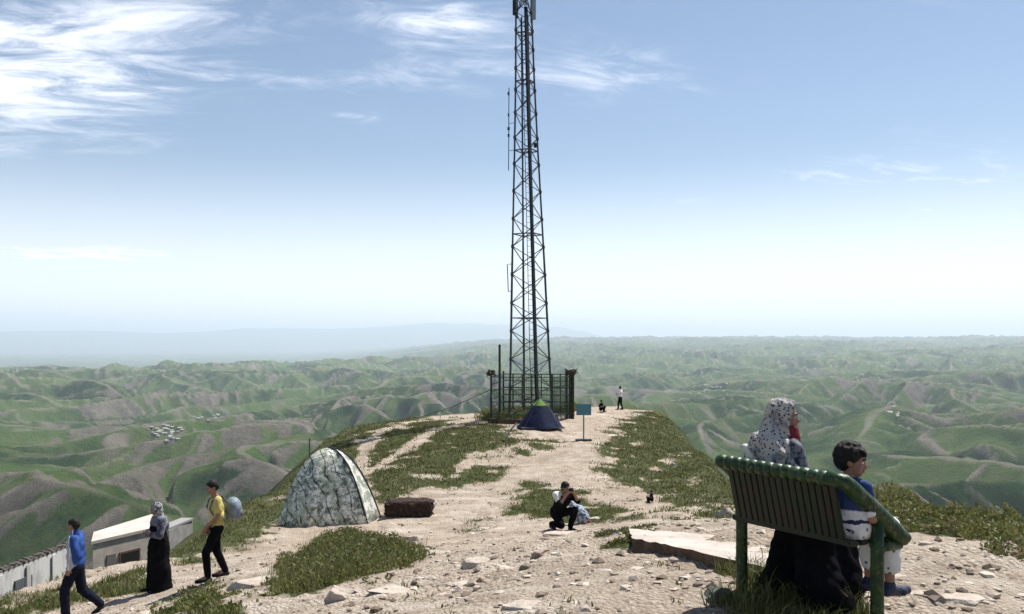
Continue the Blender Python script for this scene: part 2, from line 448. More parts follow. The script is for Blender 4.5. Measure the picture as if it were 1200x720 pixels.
PATHS = [hit(p)[:, :2] for p in ([(422, 556), (424, 535), (432, 518), (450, 504), (480, 496), (520, 491), (560, 489)], [(424, 560), (448, 545), (480, 522), (510, 504), (540, 497)])]
def line_dist(x, y, L):
    best = np.full(x.shape, 1e18)
    for a, b in zip(L, L[1:]):
        e = b - a; t = np.clip(((x - a[0]) * e[0] + (y - a[1]) * e[1]) / (e @ e), 0, 1)
        best = np.minimum(best, (x - a[0] - t * e[0]) ** 2 + (y - a[1] - t * e[1]) ** 2)
    return np.sqrt(best)
def grass_mask(x, y, d=None):
    g = np.zeros_like(x)
    n = fbm(x / 1.1, y / 1.1, 3, 81)
    for k, P in GP.items():
        sc = 0.45 if k in ('clump', 'tuft', 'bench', 'slabtuft', 'shrub', 'low') else 0.9
        g = np.maximum(g, sstep(-poly_near(x, y, P)[0] + n * sc, -0.15 if sc < .5 else -0.75, 0.25 if sc < .5 else 0.75))
    g = g * (1 - 0.8 * sstep(fbm(x / 1.1 + 7, y / 1.1, 4, 86), 0.25, 0.62) * (y > 13))
    if d is not None: g = np.maximum(g, 0.85 * sstep(d + 0.5 * n, np.where(y > 20, -1.3, 0.0), np.where(y > 20, -0.3, 0.8)))
    for L in PATHS: g = g * sstep(line_dist(x, y, L) + 0.12 * n, 0.16, 0.36)
    return g


# ------------------------------------------------------------------ ground and hills: one polar sheet, cut where the ridge ends
ang = np.concatenate([np.radians(np.linspace(-36, 36, 850)), np.radians(np.linspace(36, 324, 84)[1:-1])])
def seg(a, b, s): n = max(int(math.log(b / a) / s), 2); return np.exp(np.linspace(math.log(a), math.log(b), n))[:-1]
radii = np.concatenate([seg(0.6, 4, 0.12), seg(4, 78, 0.0105), seg(78, 500, 0.022), seg(500, 5200, 0.0051), seg(5200, 18000, 0.0095), seg(18000, 66000, 0.03), [66000]])
icut = int(np.searchsorted(radii, 78))
def sheet(ri):
    A, RR = np.meshgrid(ang, ri)
    x, y = (RR * np.sin(A)).ravel(), (RR * np.cos(A)).ravel()
    n, m = len(ri), len(ang)
    i, j = np.meshgrid(np.arange(n - 1), np.arange(m), indexing='ij'); j2 = (j + 1) % m
    f = np.stack([i * m + j, i * m + j2, (i + 1) * m + j2, (i + 1) * m + j], -1).reshape(-1, 4)[:, ::-1]
    return x, y, f
gx_, gy_, gf = sheet(radii[:icut + 1])
zg, dg_ = near_z(gx_, gy_)
zh_ = np.full_like(zg, -300.0); mk = np.hypot(gx_, gy_) > 40
_h = hills_z(gx_[mk], gy_[mk])[0]; zh_[mk] = _h - 60 * (1 - sstep(np.hypot(gx_[mk], gy_[mk]), 80, 520))
zg = smax(zg, zh_, 14.0)
me = np_mesh('ground', np.stack([gx_, gy_, zg], 1), gf)
add_attr(me, 'grass', grass_mask(gx_, gy_, dg_))
add_attr(me, 'edge', np.clip(dg_, -30, 30))

m, t = mat('ground_dirt')
pos = t.n('ShaderNodeNewGeometry').outputs['Position']
gr = t.n('ShaderNodeAttribute', attribute_name='grass').outputs['Fac']
n1, n2, n3 = t.noise(pos, 0.35, 5, 0.6), t.noise(pos, 2.6, 6, 0.65), t.noise(pos, 22.0, 6, 0.7)
vor = t.n('ShaderNodeTexVoronoi', {'Vector': pos, 'Scale': 26.0}, feature='F1')
vor2 = t.n('ShaderNodeTexVoronoi', {'Vector': t.vm('MULTIPLY', pos, (0.6, 1.2, 1.0)).outputs[0], 'Scale': 6.5}, feature='F1')
vcol = t.n('ShaderNodeSeparateColor', {0: vor.outputs['Color']})
c = t.mix(t.step(n1, 0.3, 0.7), (0.43, 0.352, 0.270), (0.53, 0.445, 0.350))
c = t.mix(t.step(n2, 0.36, 0.66), c, (0.35, 0.275, 0.205))
c = t.mix(t.m('MULTIPLY', t.step(t.noise(pos, 0.75, 7, 0.72), 0.50, 0.62), 0.45), c, (0.225, 0.168, 0.118))
c = t.mix(t.m('MULTIPLY', t.step(n3, 0.52, 0.70), 0.75), c, (0.17, 0.128, 0.095))
c = t.mix(t.m('MULTIPLY', t.step(vcol.outputs[0], 0.66, 0.95), t.step(vor.outputs[0], 0.45, 0.25)), c, (0.56, 0.50, 0.43))
pale = t.m('MULTIPLY', t.step(t.noise(t.vm('MULTIPLY', pos, (0.5, 1.3, 1.0)).outputs[0], 0.9, 5, 0.6), 0.53, 0.66), 0.75)
c = t.mix(pale, c, (0.54, 0.465, 0.385))
gc = t.mix(t.step(n2, 0.3, 0.7), (0.048, 0.066, 0.020), (0.115, 0.112, 0.050))
gc = t.mix(t.m('MULTIPLY', t.step(n3, 0.5, 0.64), 0.7), gc, (0.045, 0.050, 0.020))
col = t.mix(t.step(t.m('ADD', gr, t.m('MULTIPLY', t.m('SUBTRACT', t.noise(pos, 1.6, 7, 0.75), 0.5), 2.0)), 0.30, 0.75), c, gc)
hgt = t.m('ADD', t.m('MULTIPLY', n2, 1.0), t.m('ADD', t.m('MULTIPLY', n3, 0.8), t.m('MULTIPLY', t.m('SUBTRACT', 0.5, vor.outputs[0]), 0.5)))
finish(m, t, col, 0.95, hgt, 0.9, 0.08, spec=0.1)
o = link('ground', me, m); o['kind'] = 'structure'

hx, hy, hf = sheet(radii[icut:])
zh, rid, sl, hgx, hgy = hills_z(hx, hy)
hills_base(hx, hy); crest = hills_base.crest; ribs = hills_base.rib; fam = hills_base.fam; low = hills_base.low
hr = np.hypot(hx, hy)
zh2 = zh - 60 * (1 - sstep(hr, 80, 520))
nearm = hr < 600
zn = np.full_like(zh, -1e4); znn, dd = near_z(hx[nearm], hy[nearm]); zn[nearm] = znn
zf = np.where(nearm, smax(zn, zh2, 14.0), zh2)
me = np_mesh('hills', np.stack([hx, hy, zf], 1), hf)
# grass cover of the loess: thin on sun-facing and steep sides, on crests and in broad dry areas
aspect = (-hgx * 0.75 - hgy * 0.35) / (sl + 0.05) * np.minimum(sl * 2, 1)       # dry sides look to the south-east, the way the sun stands
patch = fbm(hx / 700, hy / 700, 3, 92) * 0.7 + fbm(hx / 120, hy / 160, 4, 95) * 0.85
veg = 0.93 + patch * 0.50 - aspect * 0.16 + fam * 0.22 - ribs * 0.55 + (low - 0.5) * 0.12
dry = np.exp(-(((hx + 850) / 420) ** 2 + ((hy - 2150) / 520) ** 2)) + 0.9 * np.exp(-(((hx - 1250) / 350) ** 2 + ((hy - 2500) / 700) ** 2)) + 0.7 * np.exp(-(((hx + 420) / 160) ** 2 + ((hy - 1000) / 260) ** 2))
add_attr(me, 'veg', np.clip(veg - dry * 0.24, 0, 1))
add_attr(me, 'crest', crest)
add_attr(me, 'rib', np.clip(ribs * 0.6 + 0.5, 0, 1))
add_attr(me, 'tone', np.clip(0.5 + fbm(hx / 420, hy / 420, 4, 98) * 0.6, 0, 1))
m, t = mat('hill_cover')
pos = t.n('ShaderNodeNewGeometry').outputs['Position']
A = lambda n: t.n('ShaderNodeAttribute', attribute_name=n).outputs['Fac']
vg, rb, tn = A('veg'), A('rib'), A('tone')
n1, n2 = t.noise(pos, 0.055, 10, 0.80), t.noise(pos, 0.011, 5, 0.6)
v2 = t.step(t.m('ADD', vg, t.m('MULTIPLY', t.m('SUBTRACT', n1, 0.5), 1.1)), 0.41, 0.50)
tn = t.step(t.m('ADD', tn, t.m('MULTIPLY', t.m('SUBTRACT', n1, 0.5), 1.2)), 0.25, 0.75)
green = t.mix(tn, (0.022, 0.052, 0.014), (0.082, 0.132, 0.034))
green = t.mix(t.step(n2, 0.45, 0.7), green, (0.120, 0.145, 0.052))
soil = t.mix(t.step(n1, 0.3, 0.7), (0.110, 0.100, 0.078), (0.210, 0.186, 0.146))
soil = t.mix(t.m('MULTIPLY', t.step(rb, 0.62, 0.9), 0.5), soil, (0.27, 0.235, 0.195))
col = t.mix(v2, soil, green)
col = t.mix(t.m('MULTIPLY', A('crest'), 0.6), col, (0.31, 0.265, 0.22))
finish(m, t, col, 1.0, n1, 1.0, 14.0, spec=0.0)
o = link('hills', me, m); o['kind'] = 'structure'

# ------------------------------------------------------------------ materials of things
M_steel = simple('tower_steel', (0.085, 0.088, 0.092), (0.05, 0.05, 0.055), 3, 0.65)
M_dark = simple('dark_steel', (0.045, 0.05, 0.055), (0.02, 0.022, 0.025), 4, 0.6)
M_cable = simple('black_cable', (0.02, 0.02, 0.022), None, 6, 0.7)
M_panel = simple('antenna_shell', (0.34, 0.38, 0.40), (0.28, 0.31, 0.33), 3, 0.5)
M_green = simple('fence_green', (0.030, 0.055, 0.035), (0.018, 0.030, 0.022), 5, 0.6)
M_rust = simple('rusty_iron', (0.10, 0.06, 0.04), (0.05, 0.035, 0.028), 6, 0.85)
M_white = simple('white_paint', (0.74, 0.72, 0.68), (0.60, 0.57, 0.52), 4, 0.8)

# ------------------------------------------------------------------ lattice tower
TY = 46.0
tb = Vector(((622.5 - 600) / F * TY, TY, gz((622.5 - 600) / F * TY, TY)))
tower = empty('lattice_tower', 'tall slender steel lattice tower standing on the knoll behind the blue tent', 'tower', tb)
def trow(y): return -(y - HY) / F * TY - tb.z          # height above the base of a row of the photograph
TOP = 20.4
LEAN = -8.6 / F * TY / trow(20)                     # slight lean to the left
def trad(h): return float(np.interp(h, [0, trow(430), trow(300), trow(177), trow(100), trow(20), TOP], [1.16, 1.04, 0.84, 0.62, 0.50, 0.42, 0.40]))
TH = R(-17)
LEGS = [R(180) - TH, R(90) - TH, R(-90) - TH, -TH]   # left, far, near, right
def leg_at(i, h):
    a = LEGS[i]
    return Vector((math.cos(a) * trad(h) + LEAN * h, math.sin(a) * trad(h), h))
ring_rows = [470, 373, 275, 177, 96, 40, -40]
hs_leg = [0] + [trow(y) for y in (430, 373, 320, 275, 230, 177, 140, 96, 60, 20)] + [TOP]
for i in range(4):
    MB().tube([leg_at(i, h) for h in hs_leg], [0.056 if h < 8 else 0.046 for h in hs_leg], 8).build('leg', M_steel, tower, True)
unit = MB().box((0, 0, 0.5), (1, 1, 1)).mesh('brace'); unit.materials.append(M_steel)
def bar(name, a, b, w_, parent, me_=None):
    o = bpy.data.objects.new(name, me_ or unit); COL.objects.link(o); o.parent = parent
    d = b - a; q = d.to_track_quat('Z', 'Y')
    o.location = a; o.rotation_mode = 'QUATERNION'; o.rotation_quaternion = q; o.scale = (w_, w_, d.length)
    return o
nodes = [trow(y) for y in (487, 454, 421, 388, 355.5, 322, 289.5, 257, 224.5, 193, 162, 133, 106, 81, 58, 36, 15, -6, -26)] + [TOP - 0.05]
pairs = [(0, 1), (1, 3), (3, 2), (2, 0)]
for (i, j) in pairs:
    lo = i if i in (0, 3) else j; hi = j if lo == i else i        # nodes on the left/right legs, half steps on the near/far legs
    for h0, h1 in zip(nodes, nodes[1:]):
        hm = (h0 + h1) / 2
        bar('brace', leg_at(lo, h0), leg_at(hi, hm), 0.035, tower)
        bar('brace', leg_at(hi, hm), leg_at(lo, h1), 0.035, tower)
    for y in ring_rows:
        h = trow(y)
        bar('ring_bar', leg_at(i, h), leg_at(j, h), 0.05, tower)
# bolted plates at the nodes
gp = MB()
for h in nodes[:-1]:
    for i in (0, 3): gp.box(leg_at(i, h), (0.15, 0.15, 0.14))
gp.build('joint_plate', M_steel, tower)['kind'] = 'stuff'
# feeder cables on their ladder beside the near leg
lad = MB()
for k, off in enumerate((-0.10, -0.055, -0.01, 0.035, 0.08)):
    lad.tube([leg_at(2, h) * 0.90 + Vector((off * 0.8 + LEAN * h * 0.12, 0.06, h * 0.12)) for h in hs_leg[:-1]], 0.022, 6)
lad.build('feeder_cable', M_cable, tower, True)['kind'] = 'stuff'
lr = MB()
for sx in (-0.16, 0.16): lr.tube([Vector((LEAN * h + sx + 0.15 * trad(h), 0.05, h)) for h in (0, 8, 16, TOP)], 0.018, 5)
lr.build('ladder_rail', M_steel, tower)
lr = MB()
for k in range(66): h = 0.3 + k * 0.30; lr.tube([Vector((LEAN * h - 0.16 + 0.15 * trad(h), 0.05, h)), Vector((LEAN * h + 0.16 + 0.15 * trad(h), 0.05, h))], 0.012, 4)
lr.build('ladder_rung', M_steel, tower)['kind'] = 'stuff'
# sector antennas at the top
for ax, ay, yb, yt in ((603.0, -0.1, 19, -20), (625.5, -0.2, 25, -16), (613.0, -0.62, 8, -30)):
    h0, h1 = trow(yb), trow(yt); x = (ax - 622.5) / F * TY
    pn = MB().box((x, ay, (h0 + h1) / 2), (0.20, 0.12, h1 - h0), None, 0.03).build('panel_antenna', M_panel if ax > 605 else M_dark, tower)
    sgn = 1 if ax > 614 else -1
    MB().tube([(x - sgn * 0.14, ay + 0.02, h0 - 0.15), (x - sgn * 0.14, ay + 0.02, h1 + 0.2)], 0.035, 8).build('mounting_pole', M_steel, pn)
    MB().box((x - sgn * 0.1, ay, h0 + 0.3), (0.24, 0.06, 0.06)).box((x - sgn * 0.1, ay, h1 - 0.3), (0.24, 0.06, 0.06)).build('bracket', M_steel, pn)
# whip aerial with small dipoles on the left
wx = (596 - 622.5) / F * TY
wa = MB().tube([(wx, 0, trow(200)), (wx + 0.02, 0, trow(103))], 0.022, 6).build('whip_aerial', M_dark, tower)
dp = MB()
for y, l in ((110, 0.10), (135, 0.08), (151, 0.12), (159, 0.10)): dp.box((wx, 0, trow(y)), (l, l, 0.14))
dp.build('dipole', M_dark, wa)
dp = MB()
for y in (145, 177): dp.tube([(wx, 0, trow(y)), leg_at(0, trow(y))], 0.014, 5)
dp.build('aerial_arm', M_dark, wa)
lx = (594.5 - 622.5) / F * TY
MB().tube([leg_at(0, trow(310)), (lx, 0.0, trow(310)), (lx + 0.05, 0, trow(342)), leg_at(0, trow(342))], 0.024, 6).build('loop_aerial', M_steel, tower)
MB().box(Vector(((627 - 622.5) / F * TY, -0.3, trow(172))), (0.15, 0.14, 0.24), None, 0.02).build('equipment_box', M_dark, tower)
for i in range(4):
    p = leg_at(i, 0); MB().box((p.x, p.y, 0.03), (0.5, 0.5, 0.35)).build('footing', simple('footing_concrete', (0.34, 0.32, 0.29)) if i == 0 else bpy.data.materials['footing_concrete'], tower)

# ------------------------------------------------------------------ fenced compound round the tower
fence = empty('compound_fence', 'dark green steel fence with rails and mesh round the tower base', 'fence', tb)
def fp(px, Y): x = (px - 600) / F * Y; return Vector((x - tb.x, Y - tb.y, gz(x, Y) - tb.z))
FC = [fp(575.5, 44.4), fp(640, 43.6) + Vector((0.3, 0.2, 0)), fp(670, 45.6), fp(668, 48.2), fp(590, 48.8)]
FH = trow(440)
corner = {}
for k, p in enumerate(FC):
    big = k == 2
    MB().box((p.x, p.y, (FH + p.z) / 2), (0.13 if big else 0.09, 0.13 if big else 0.09, FH - p.z + 0.25)).build('post', M_green, fence)
# rails: left front side, right front side, back sides
def rails(a, b, n, wv=0.05):
    for q in range(n):
        h = FH - 0.03 - q * (FH - 0.35) / max(n - 1, 1)
        bar('rail', Vector((a.x, a.y, h)), Vector((b.x, b.y, h)), wv, fence, rail_me)
rail_me = MB().box((0, 0, 0.5), (1, 1, 1)).mesh('rail'); rail_me.materials.append(M_green)
rails(FC[0], FC[1], 4, 0.035); rails(FC[0], FC[4], 6); rails(FC[4], FC[3], 6, 0.045); rails(FC[1], FC[2], 5); rails(FC[2], FC[3], 5)
wire_me = MB().box((0, 0, 0.5), (1, 1, 1)).mesh('mesh_wire'); wire_me.materials.append(M_green)
def weld(a, b, n, name='mesh_panel'):
    q = MB()
    for k in range(1, n):
        p = a.lerp(b, k / n); q.box((p.x, p.y, (FH + 0.2) / 2), (0.014, 0.014, FH - 0.25))
    d = b - a
    for k in range(1, 9):
        h = 0.2 + (FH - 0.3) * k / 9; c = (a + b) / 2
        q.box((c.x, c.y, h), (math.hypot(d.x, d.y), 0.012, 0.012), Matrix.Rotation(math.atan2(d.y, d.x), 3, 'Z'))
    o = q.build(name, M_green, fence); o['kind'] = 'stuff'
weld(FC[1], FC[2], 32); weld(FC[2], FC[3], 30); weld(FC[4], FC[3], 26); weld(FC[0], FC[4], 14)
for k in range(1, 7):
    p = FC[4].lerp(FC[3], k / 7); bar('picket', Vector((p.x, p.y, 0.1)), Vector((p.x, p.y, FH)), 0.06, fence, rail_me)
# the broad gate post on the right
gpst = MB()
for dx_ in (-0.16, 0.0, 0.16): gpst.box((FC[2].x + dx_ - 0.1, FC[2].y - 0.08, (FH + 0.15) / 2), (0.11, 0.16, FH + 0.25))
gpst.build('gate_leaf', simple('olive_board', (0.06, 0.062, 0.035), (0.035, 0.036, 0.024), 9), fence)
# coils of thorny wire on the corner posts
def coil(p, s, seed, spread=0.36):
    rr = random.Random(seed); pts = []
    for k in range(46):
        a = k * 0.9; pts.append((p.x + math.cos(a) * spread * (0.6 + 0.4 * rr.random()) + rr.uniform(-.05, .05), p.y + math.sin(a) * spread * 0.8, FH + 0.16 + s * 0.12 * math.sin(a * 1.7) + rr.uniform(-.04, .06)))
    return MB().tube(pts, 0.026, 4)
coil(FC[0], 1, 1, 0.22).build('barbed_wire_coil', M_rust, fence); coil(FC[2] + Vector((-0.05, 0, 0.02)), 1, 2, 0.33).build('barbed_wire_coil', M_rust, fence)
# mast beside the fence, low beam at its foot, stay wire
px_ = (585.5 - 600) / F * 46.5
mast = MB().tube([(0, 0, 0), (0, 0, -(404 - HY) / F * 46.5 - gz(px_, 46.5))], 0.06, 8).build('mast', M_dark)
tag(mast, 'thin black free-standing pole rising behind the fence left of the tower', 'pole'); mast.location = (px_, 46.5, gz(px_, 46.5))
a, b = Vector(at(572, 493, 43.6)), Vector(at(612, 493, 43.2))
o = MB().box((0, 0, 0), ((b - a).length, 0.22, 0.24), Matrix.Rotation(math.atan2((b - a).y, (b - a).x), 3, 'Z'), 0.03).build('steel_beam', M_rust)
o.location = (a + b) / 2; o.location.z = gz(o.location.x, o.location.y) + 0.12
tag(o, 'dark low beam lying on the ground left of the blue tent', 'beam')
a = tb + Vector((FC[0].x, FC[0].y, trow(455))); e = hit([(484, 492)])[0]
o = MB().tube([a, a.lerp(Vector(e), 0.5) + Vector((0, 0, -0.12)), Vector(e)], 0.016, 5).build('stay_cable', M_dark)
tag(o, 'thin slanting stay cable running from the fence down to the knoll path', 'cable')
a = tb + Vector((leg_at(0, 0.2).x, leg_at(0, 0.2).y, 0.2)); pts = [Vector(q) + Vector((0, 0, 0.03)) for q in hit([(606, 496), (597, 506), (590, 518)])]
o = MB().tube([a] + pts, 0.04, 6).build('cable', M_cable); tag(o, 'black cable trailing from the tower foot over the grass toward us', 'cable')

# ------------------------------------------------------------------ blue tent
m, t = mat('tent_blue')
v = t.n('ShaderNodeTexCoord').outputs['Object']
sz = t.n('ShaderNodeSeparateXYZ', {0: v}).outputs[2]
n = t.noise(v, 3, 4, 0.6)
c = t.mix(t.step(n, 0.4, 0.62), (0.004, 0.007, 0.028), (0.011, 0.017, 0.048))
c = t.mix(t.step(sz, 0.98, 1.0), c, (0.15, 0.25, 0.06))
M_btent = finish(m, t, c, 0.75, n, 0.4, 0.05, spec=0.12)
bp = hit([(633, 501)])[0]
btent = empty('dome_tent', 'small dark blue dome tent with a green cap below the tower', 'tent', bp, R(8))
def dome(w0, d0, H, seed, n=28, rows=12, power=1.55, cr=4, ridge=0.06):
    rr = random.Random(seed); V = []; Fc = []
    for r_ in range(rows + 1):
        u = r_ / rows; z = H * u; s = (1 - u ** power) ** (1 / 1.25) if u < 1 else 0.0
        s = max(s, 0.02)
        for k in range(n):
            a = 2 * math.pi * k / n
            q = 1 + ridge * (abs(math.cos(a * cr / 2)) ** 3 - 0.5)       # poles push the fabric out
            sq = (abs(math.cos(a)) ** 3 + abs(math.sin(a)) ** 3) ** (-1 / 3)
            V.append((math.cos(a) * sq * w0 * s * q * (1 + rr.uniform(-.008, .008)), math.sin(a) * sq * d0 * s * q, z))
    for r_ in range(rows):
        for k in range(n): Fc.append((r_ * n + k, r_ * n + (k + 1) % n, (r_ + 1) * n + (k + 1) % n, (r_ + 1) * n + k))
    return V, Fc
V, Fc = dome(1.0, 0.95, 1.32, 3, power=0.98, ridge=0.10)
me_ = bpy.data.meshes.new('canopy'); me_.from_pydata(V, [], Fc); me_.update(); me_.polygons.foreach_set('use_smooth', [True] * len(me_.polygons))
link('canopy', me_, M_btent, btent)
MB().box((0, 0, 0.03), (1.9, 1.8, 0.05)).build('groundsheet', M_dark, btent)
for s1 in (-1, 1): MB().tube([(s1 * 0.86, -0.82, 0), (s1 * 0.58, -0.55, 0.5), (s1 * 0.24, -0.24, 1.05), (0, 0, 1.36)], 0.014, 5).build('tent_pole', M_dark, btent)
MB().tube([(0.02, -0.95, 0.02), (0.02, -0.62, 0.5), (0.02, -0.34, 0.92)], 0.016, 5).build('zip', simple('zip_grey', (0.12, 0.14, 0.2)), btent)

# ------------------------------------------------------------------ patterned white tent
m, t = mat('tent_leaf_print')
v = t.n('ShaderNodeTexCoord').outputs['Object']
wv = t.n('ShaderNodeTexNoise', {'Vector': v, 'Scale': 1.6, 'Detail': 3.0}).outputs[1]
vv = t.vm('ADD', v, t.vm('MULTIPLY', t.vm('SUBTRACT', wv, (0.5, 0.5, 0.5)).outputs[0], (0.5, 0.5, 0.5)).outputs[0]).outputs[0]
sx_, sy_, sz_ = t.n('ShaderNodeSeparateXYZ', {0: vv}).outputs
# dark winding branches leaning to the right as they come down
ph = t.m('ADD', t.m('MULTIPLY', sx_, 3.3), t.m('ADD', t.m('MULTIPLY', sz_, 1.7), t.m('MULTIPLY', t.m('SINE', t.m('MULTIPLY', sz_, 6.0)), 0.13)))
fr = t.m('ABSOLUTE', t.m('SUBTRACT', t.m('FRACT', ph), 0.5))
br = t.m('MULTIPLY', t.step(t.m('ADD', fr, t.m('MULTIPLY', t.m('SUBTRACT', t.noise(v, 7, 4, 0.7), 0.5), 0.22)), 0.085, 0.045), t.step(t.noise(v, 3.4, 3, 0.5), 0.40, 0.48))
leaf = t.step(t.noise(v, 8, 6, 0.75), 0.49, 0.56)
leaf2 = t.step(t.noise(t.vm('ADD', v, (4.0, 2.0, 1.0)).outputs[0], 4.5, 5, 0.7), 0.45, 0.54)
c = t.mix(leaf2, (0.80, 0.77, 0.68), (0.42, 0.46, 0.34))
c = t.mix(leaf, c, (0.12, 0.14, 0.10))
c = t.mix(t.m('MULTIPLY', t.step(t.noise(v, 16, 4, 0.6), 0.56, 0.64), 0.8), c, (0.55, 0.54, 0.50))
c = t.mix(t.m('MULTIPLY', br, 0.9), c, (0.03, 0.032, 0.028))
M_ctent = finish(m, t, c, 0.75, t.noise(v, 5, 3, 0.6), 0.3, 0.05)
m, t = mat('tent_white_side')
v = t.n('ShaderNodeTexCoord').outputs['Object']
c = t.mix(t.m('MULTIPLY', t.step(t.noise(v, 5, 5, 0.7), 0.46, 0.54), 0.9), (0.55, 0.53, 0.47), (0.20, 0.22, 0.17))
M_wside = finish(m, t, c, 0.75)
gp0 = Vector(hit([(385, 610)])[0])
ctent = empty('patterned_tent', 'large pale tent with a dark winding branch print, on the dirt beside the stump', 'tent', gp0)
k = gp0.y / F                        # metres per row at the tent
HT = 85 * k
# outline: apex slightly left of the middle, long left side, steep right side; two curved poles crossing
base = [(-1.30, -0.55), (-0.50, -1.00), (1.24, -0.78), (1.48, 0.10), (0.75, 1.0), (-0.75, 0.95)]
apex = Vector((-0.02, 0.05, HT))
def gore(p, q, mt, name, n=8, rows=12, bulge=0.035):
    V = []; Fc = []
    p, q = Vector((*p, 0)), Vector((*q, 0))
    for r_ in range(rows + 1):
        u = r_ / rows
        for c_ in range(n + 1):
            s = c_ / n; b_ = p.lerp(q, s)
            out = (1 - u) + bulge * math.sin(math.pi * u) * (1.0 if name == 'canopy' else 0.75)
            edge = 1 - 0.05 * math.sin(math.pi * s) * math.sin(math.pi * min(u * 1.3, 1))
            out = min(out, 1.12)
            z = HT * (1 - (1 - u) ** 2.0)
            w2 = 0.02 * mnoise.noise(Vector((b_.x * 3, b_.y * 3, z * 2)))
            V.append((apex.x * u + b_.x * out * edge + w2, apex.y * u + b_.y * out * edge + w2, z - 0.02))
    for r_ in range(rows):
        for c_ in range(n):
            i0 = r_ * (n + 1) + c_; Fc.append((i0, i0 + 1, i0 + n + 2, i0 + n + 1))
    me2 = bpy.data.meshes.new(name); me2.from_pydata(V, [], Fc); me2.update(); me2.polygons.foreach_set('use_smooth', [True] * len(me2.polygons))
    o = link(name, me2, mt, ctent); sm = o.modifiers.new('t', 'SOLIDIFY'); sm.thickness = 0.012
    return o
for i in range(6):
    white = i == 2
    gore(base[i], base[(i + 1) % 6], M_wside if white else M_ctent, 'side_panel' if white else 'canopy')
for p in (base[2], base[3]):
    MB().tube([Vector((p[0], p[1], 0)) * (1 - u + 0.035 * math.sin(math.pi * u)) + Vector((apex.x * u, apex.y * u, HT * (1 - (1 - u) ** 2.0))) for u in [q / 10 for q in range(11)]], 0.018, 6).build('seam', simple('seam_black', (0.03, 0.03, 0.03)) if p == base[2] else bpy.data.materials['seam_black'], ctent)
for i in (0, 2, 3):
    MB().tube([(base[i][0] * 0.98, base[i][1] * 0.98, 0.12), (base[i][0] * 1.18, base[i][1] * 1.18, 0.0)], 0.010, 4).build('guy_line', M_white, ctent)
p = at(362, 531, 26.8)
zb = gz(p[0], 26.8)
o = MB().tube([(0, 0, 0), (0.02, 0, -(514 - HY) / F * 26.8 - zb)], 0.018, 6).build('thin_pole', M_dark); o.location = (p[0], 26.8, zb)
tag(o, 'thin dark pole poking up behind the patterned tent', 'pole')

# ------------------------------------------------------------------ stones
def rock_mesh(seed, size, sub=3, rough=0.25, flat=0.5):
    rr = random.Random(seed); bm = bmesh.new()
    bmesh.ops.create_icosphere(bm, subdivisions=sub, radius=1.0)
    cuts = [(Vector((rr.uniform(-1, 1), rr.uniform(-1, 1), rr.uniform(-.4, 1))).normalized(), rr.uniform(0.5, 0.85)) for _ in range(9)] + [(Vector((rr.uniform(-.12, .12), rr.uniform(-.12, .12), 1)).normalized(), flat)]
    off = Vector((rr.uniform(-50, 50), rr.uniform(-50, 50), 0))
    for v in bm.verts:
        co = v.co.copy()
        for nrm, d in cuts:
            e_ = co.dot(nrm) - d
            if e_ > 0: co -= nrm * e_ * 0.92
        co *= 1 + rough * mnoise.fractal(co * 1.6 + off, 1.0, 2.0, 3) * 0.6
        v.co = Vector((co.x * size[0], co.y * size[1], co.z * size[2]))
    me = bpy.data.meshes.new('rock'); bm.to_mesh(me); bm.free()
    return me
def stone_mat(name, c1, c2, c3=None):
    m, t = mat(name)
    v = t.n('ShaderNodeNewGeometry').outputs['Position']
    n, n_ = t.noise(v, 9, 6, 0.65), t.noise(v, 55, 4, 0.6)
    c = t.mix(t.step(n, 0.36, 0.64), c1, c2)
    c = t.mix(t.m('MULTIPLY', t.step(n_, 0.55, 0.68), 0.6), c, c3 or tuple(x * 0.55 for x in c1))
    return finish(m, t, c, 0.95, t.m('ADD', n, t.m('MULTIPLY', n_, 0.4)), 0.8, 0.03, spec=0.1)
M_rock = stone_mat('pale_stone', (0.50, 0.43, 0.36), (0.39, 0.325, 0.265))
M_rock2 = stone_mat('brown_stone', (0.33, 0.265, 0.215), (0.23, 0.18, 0.145))
M_rock3 = stone_mat('grey_stone', (0.19, 0.185, 0.165), (0.12, 0.125, 0.10), (0.06, 0.07, 0.05))
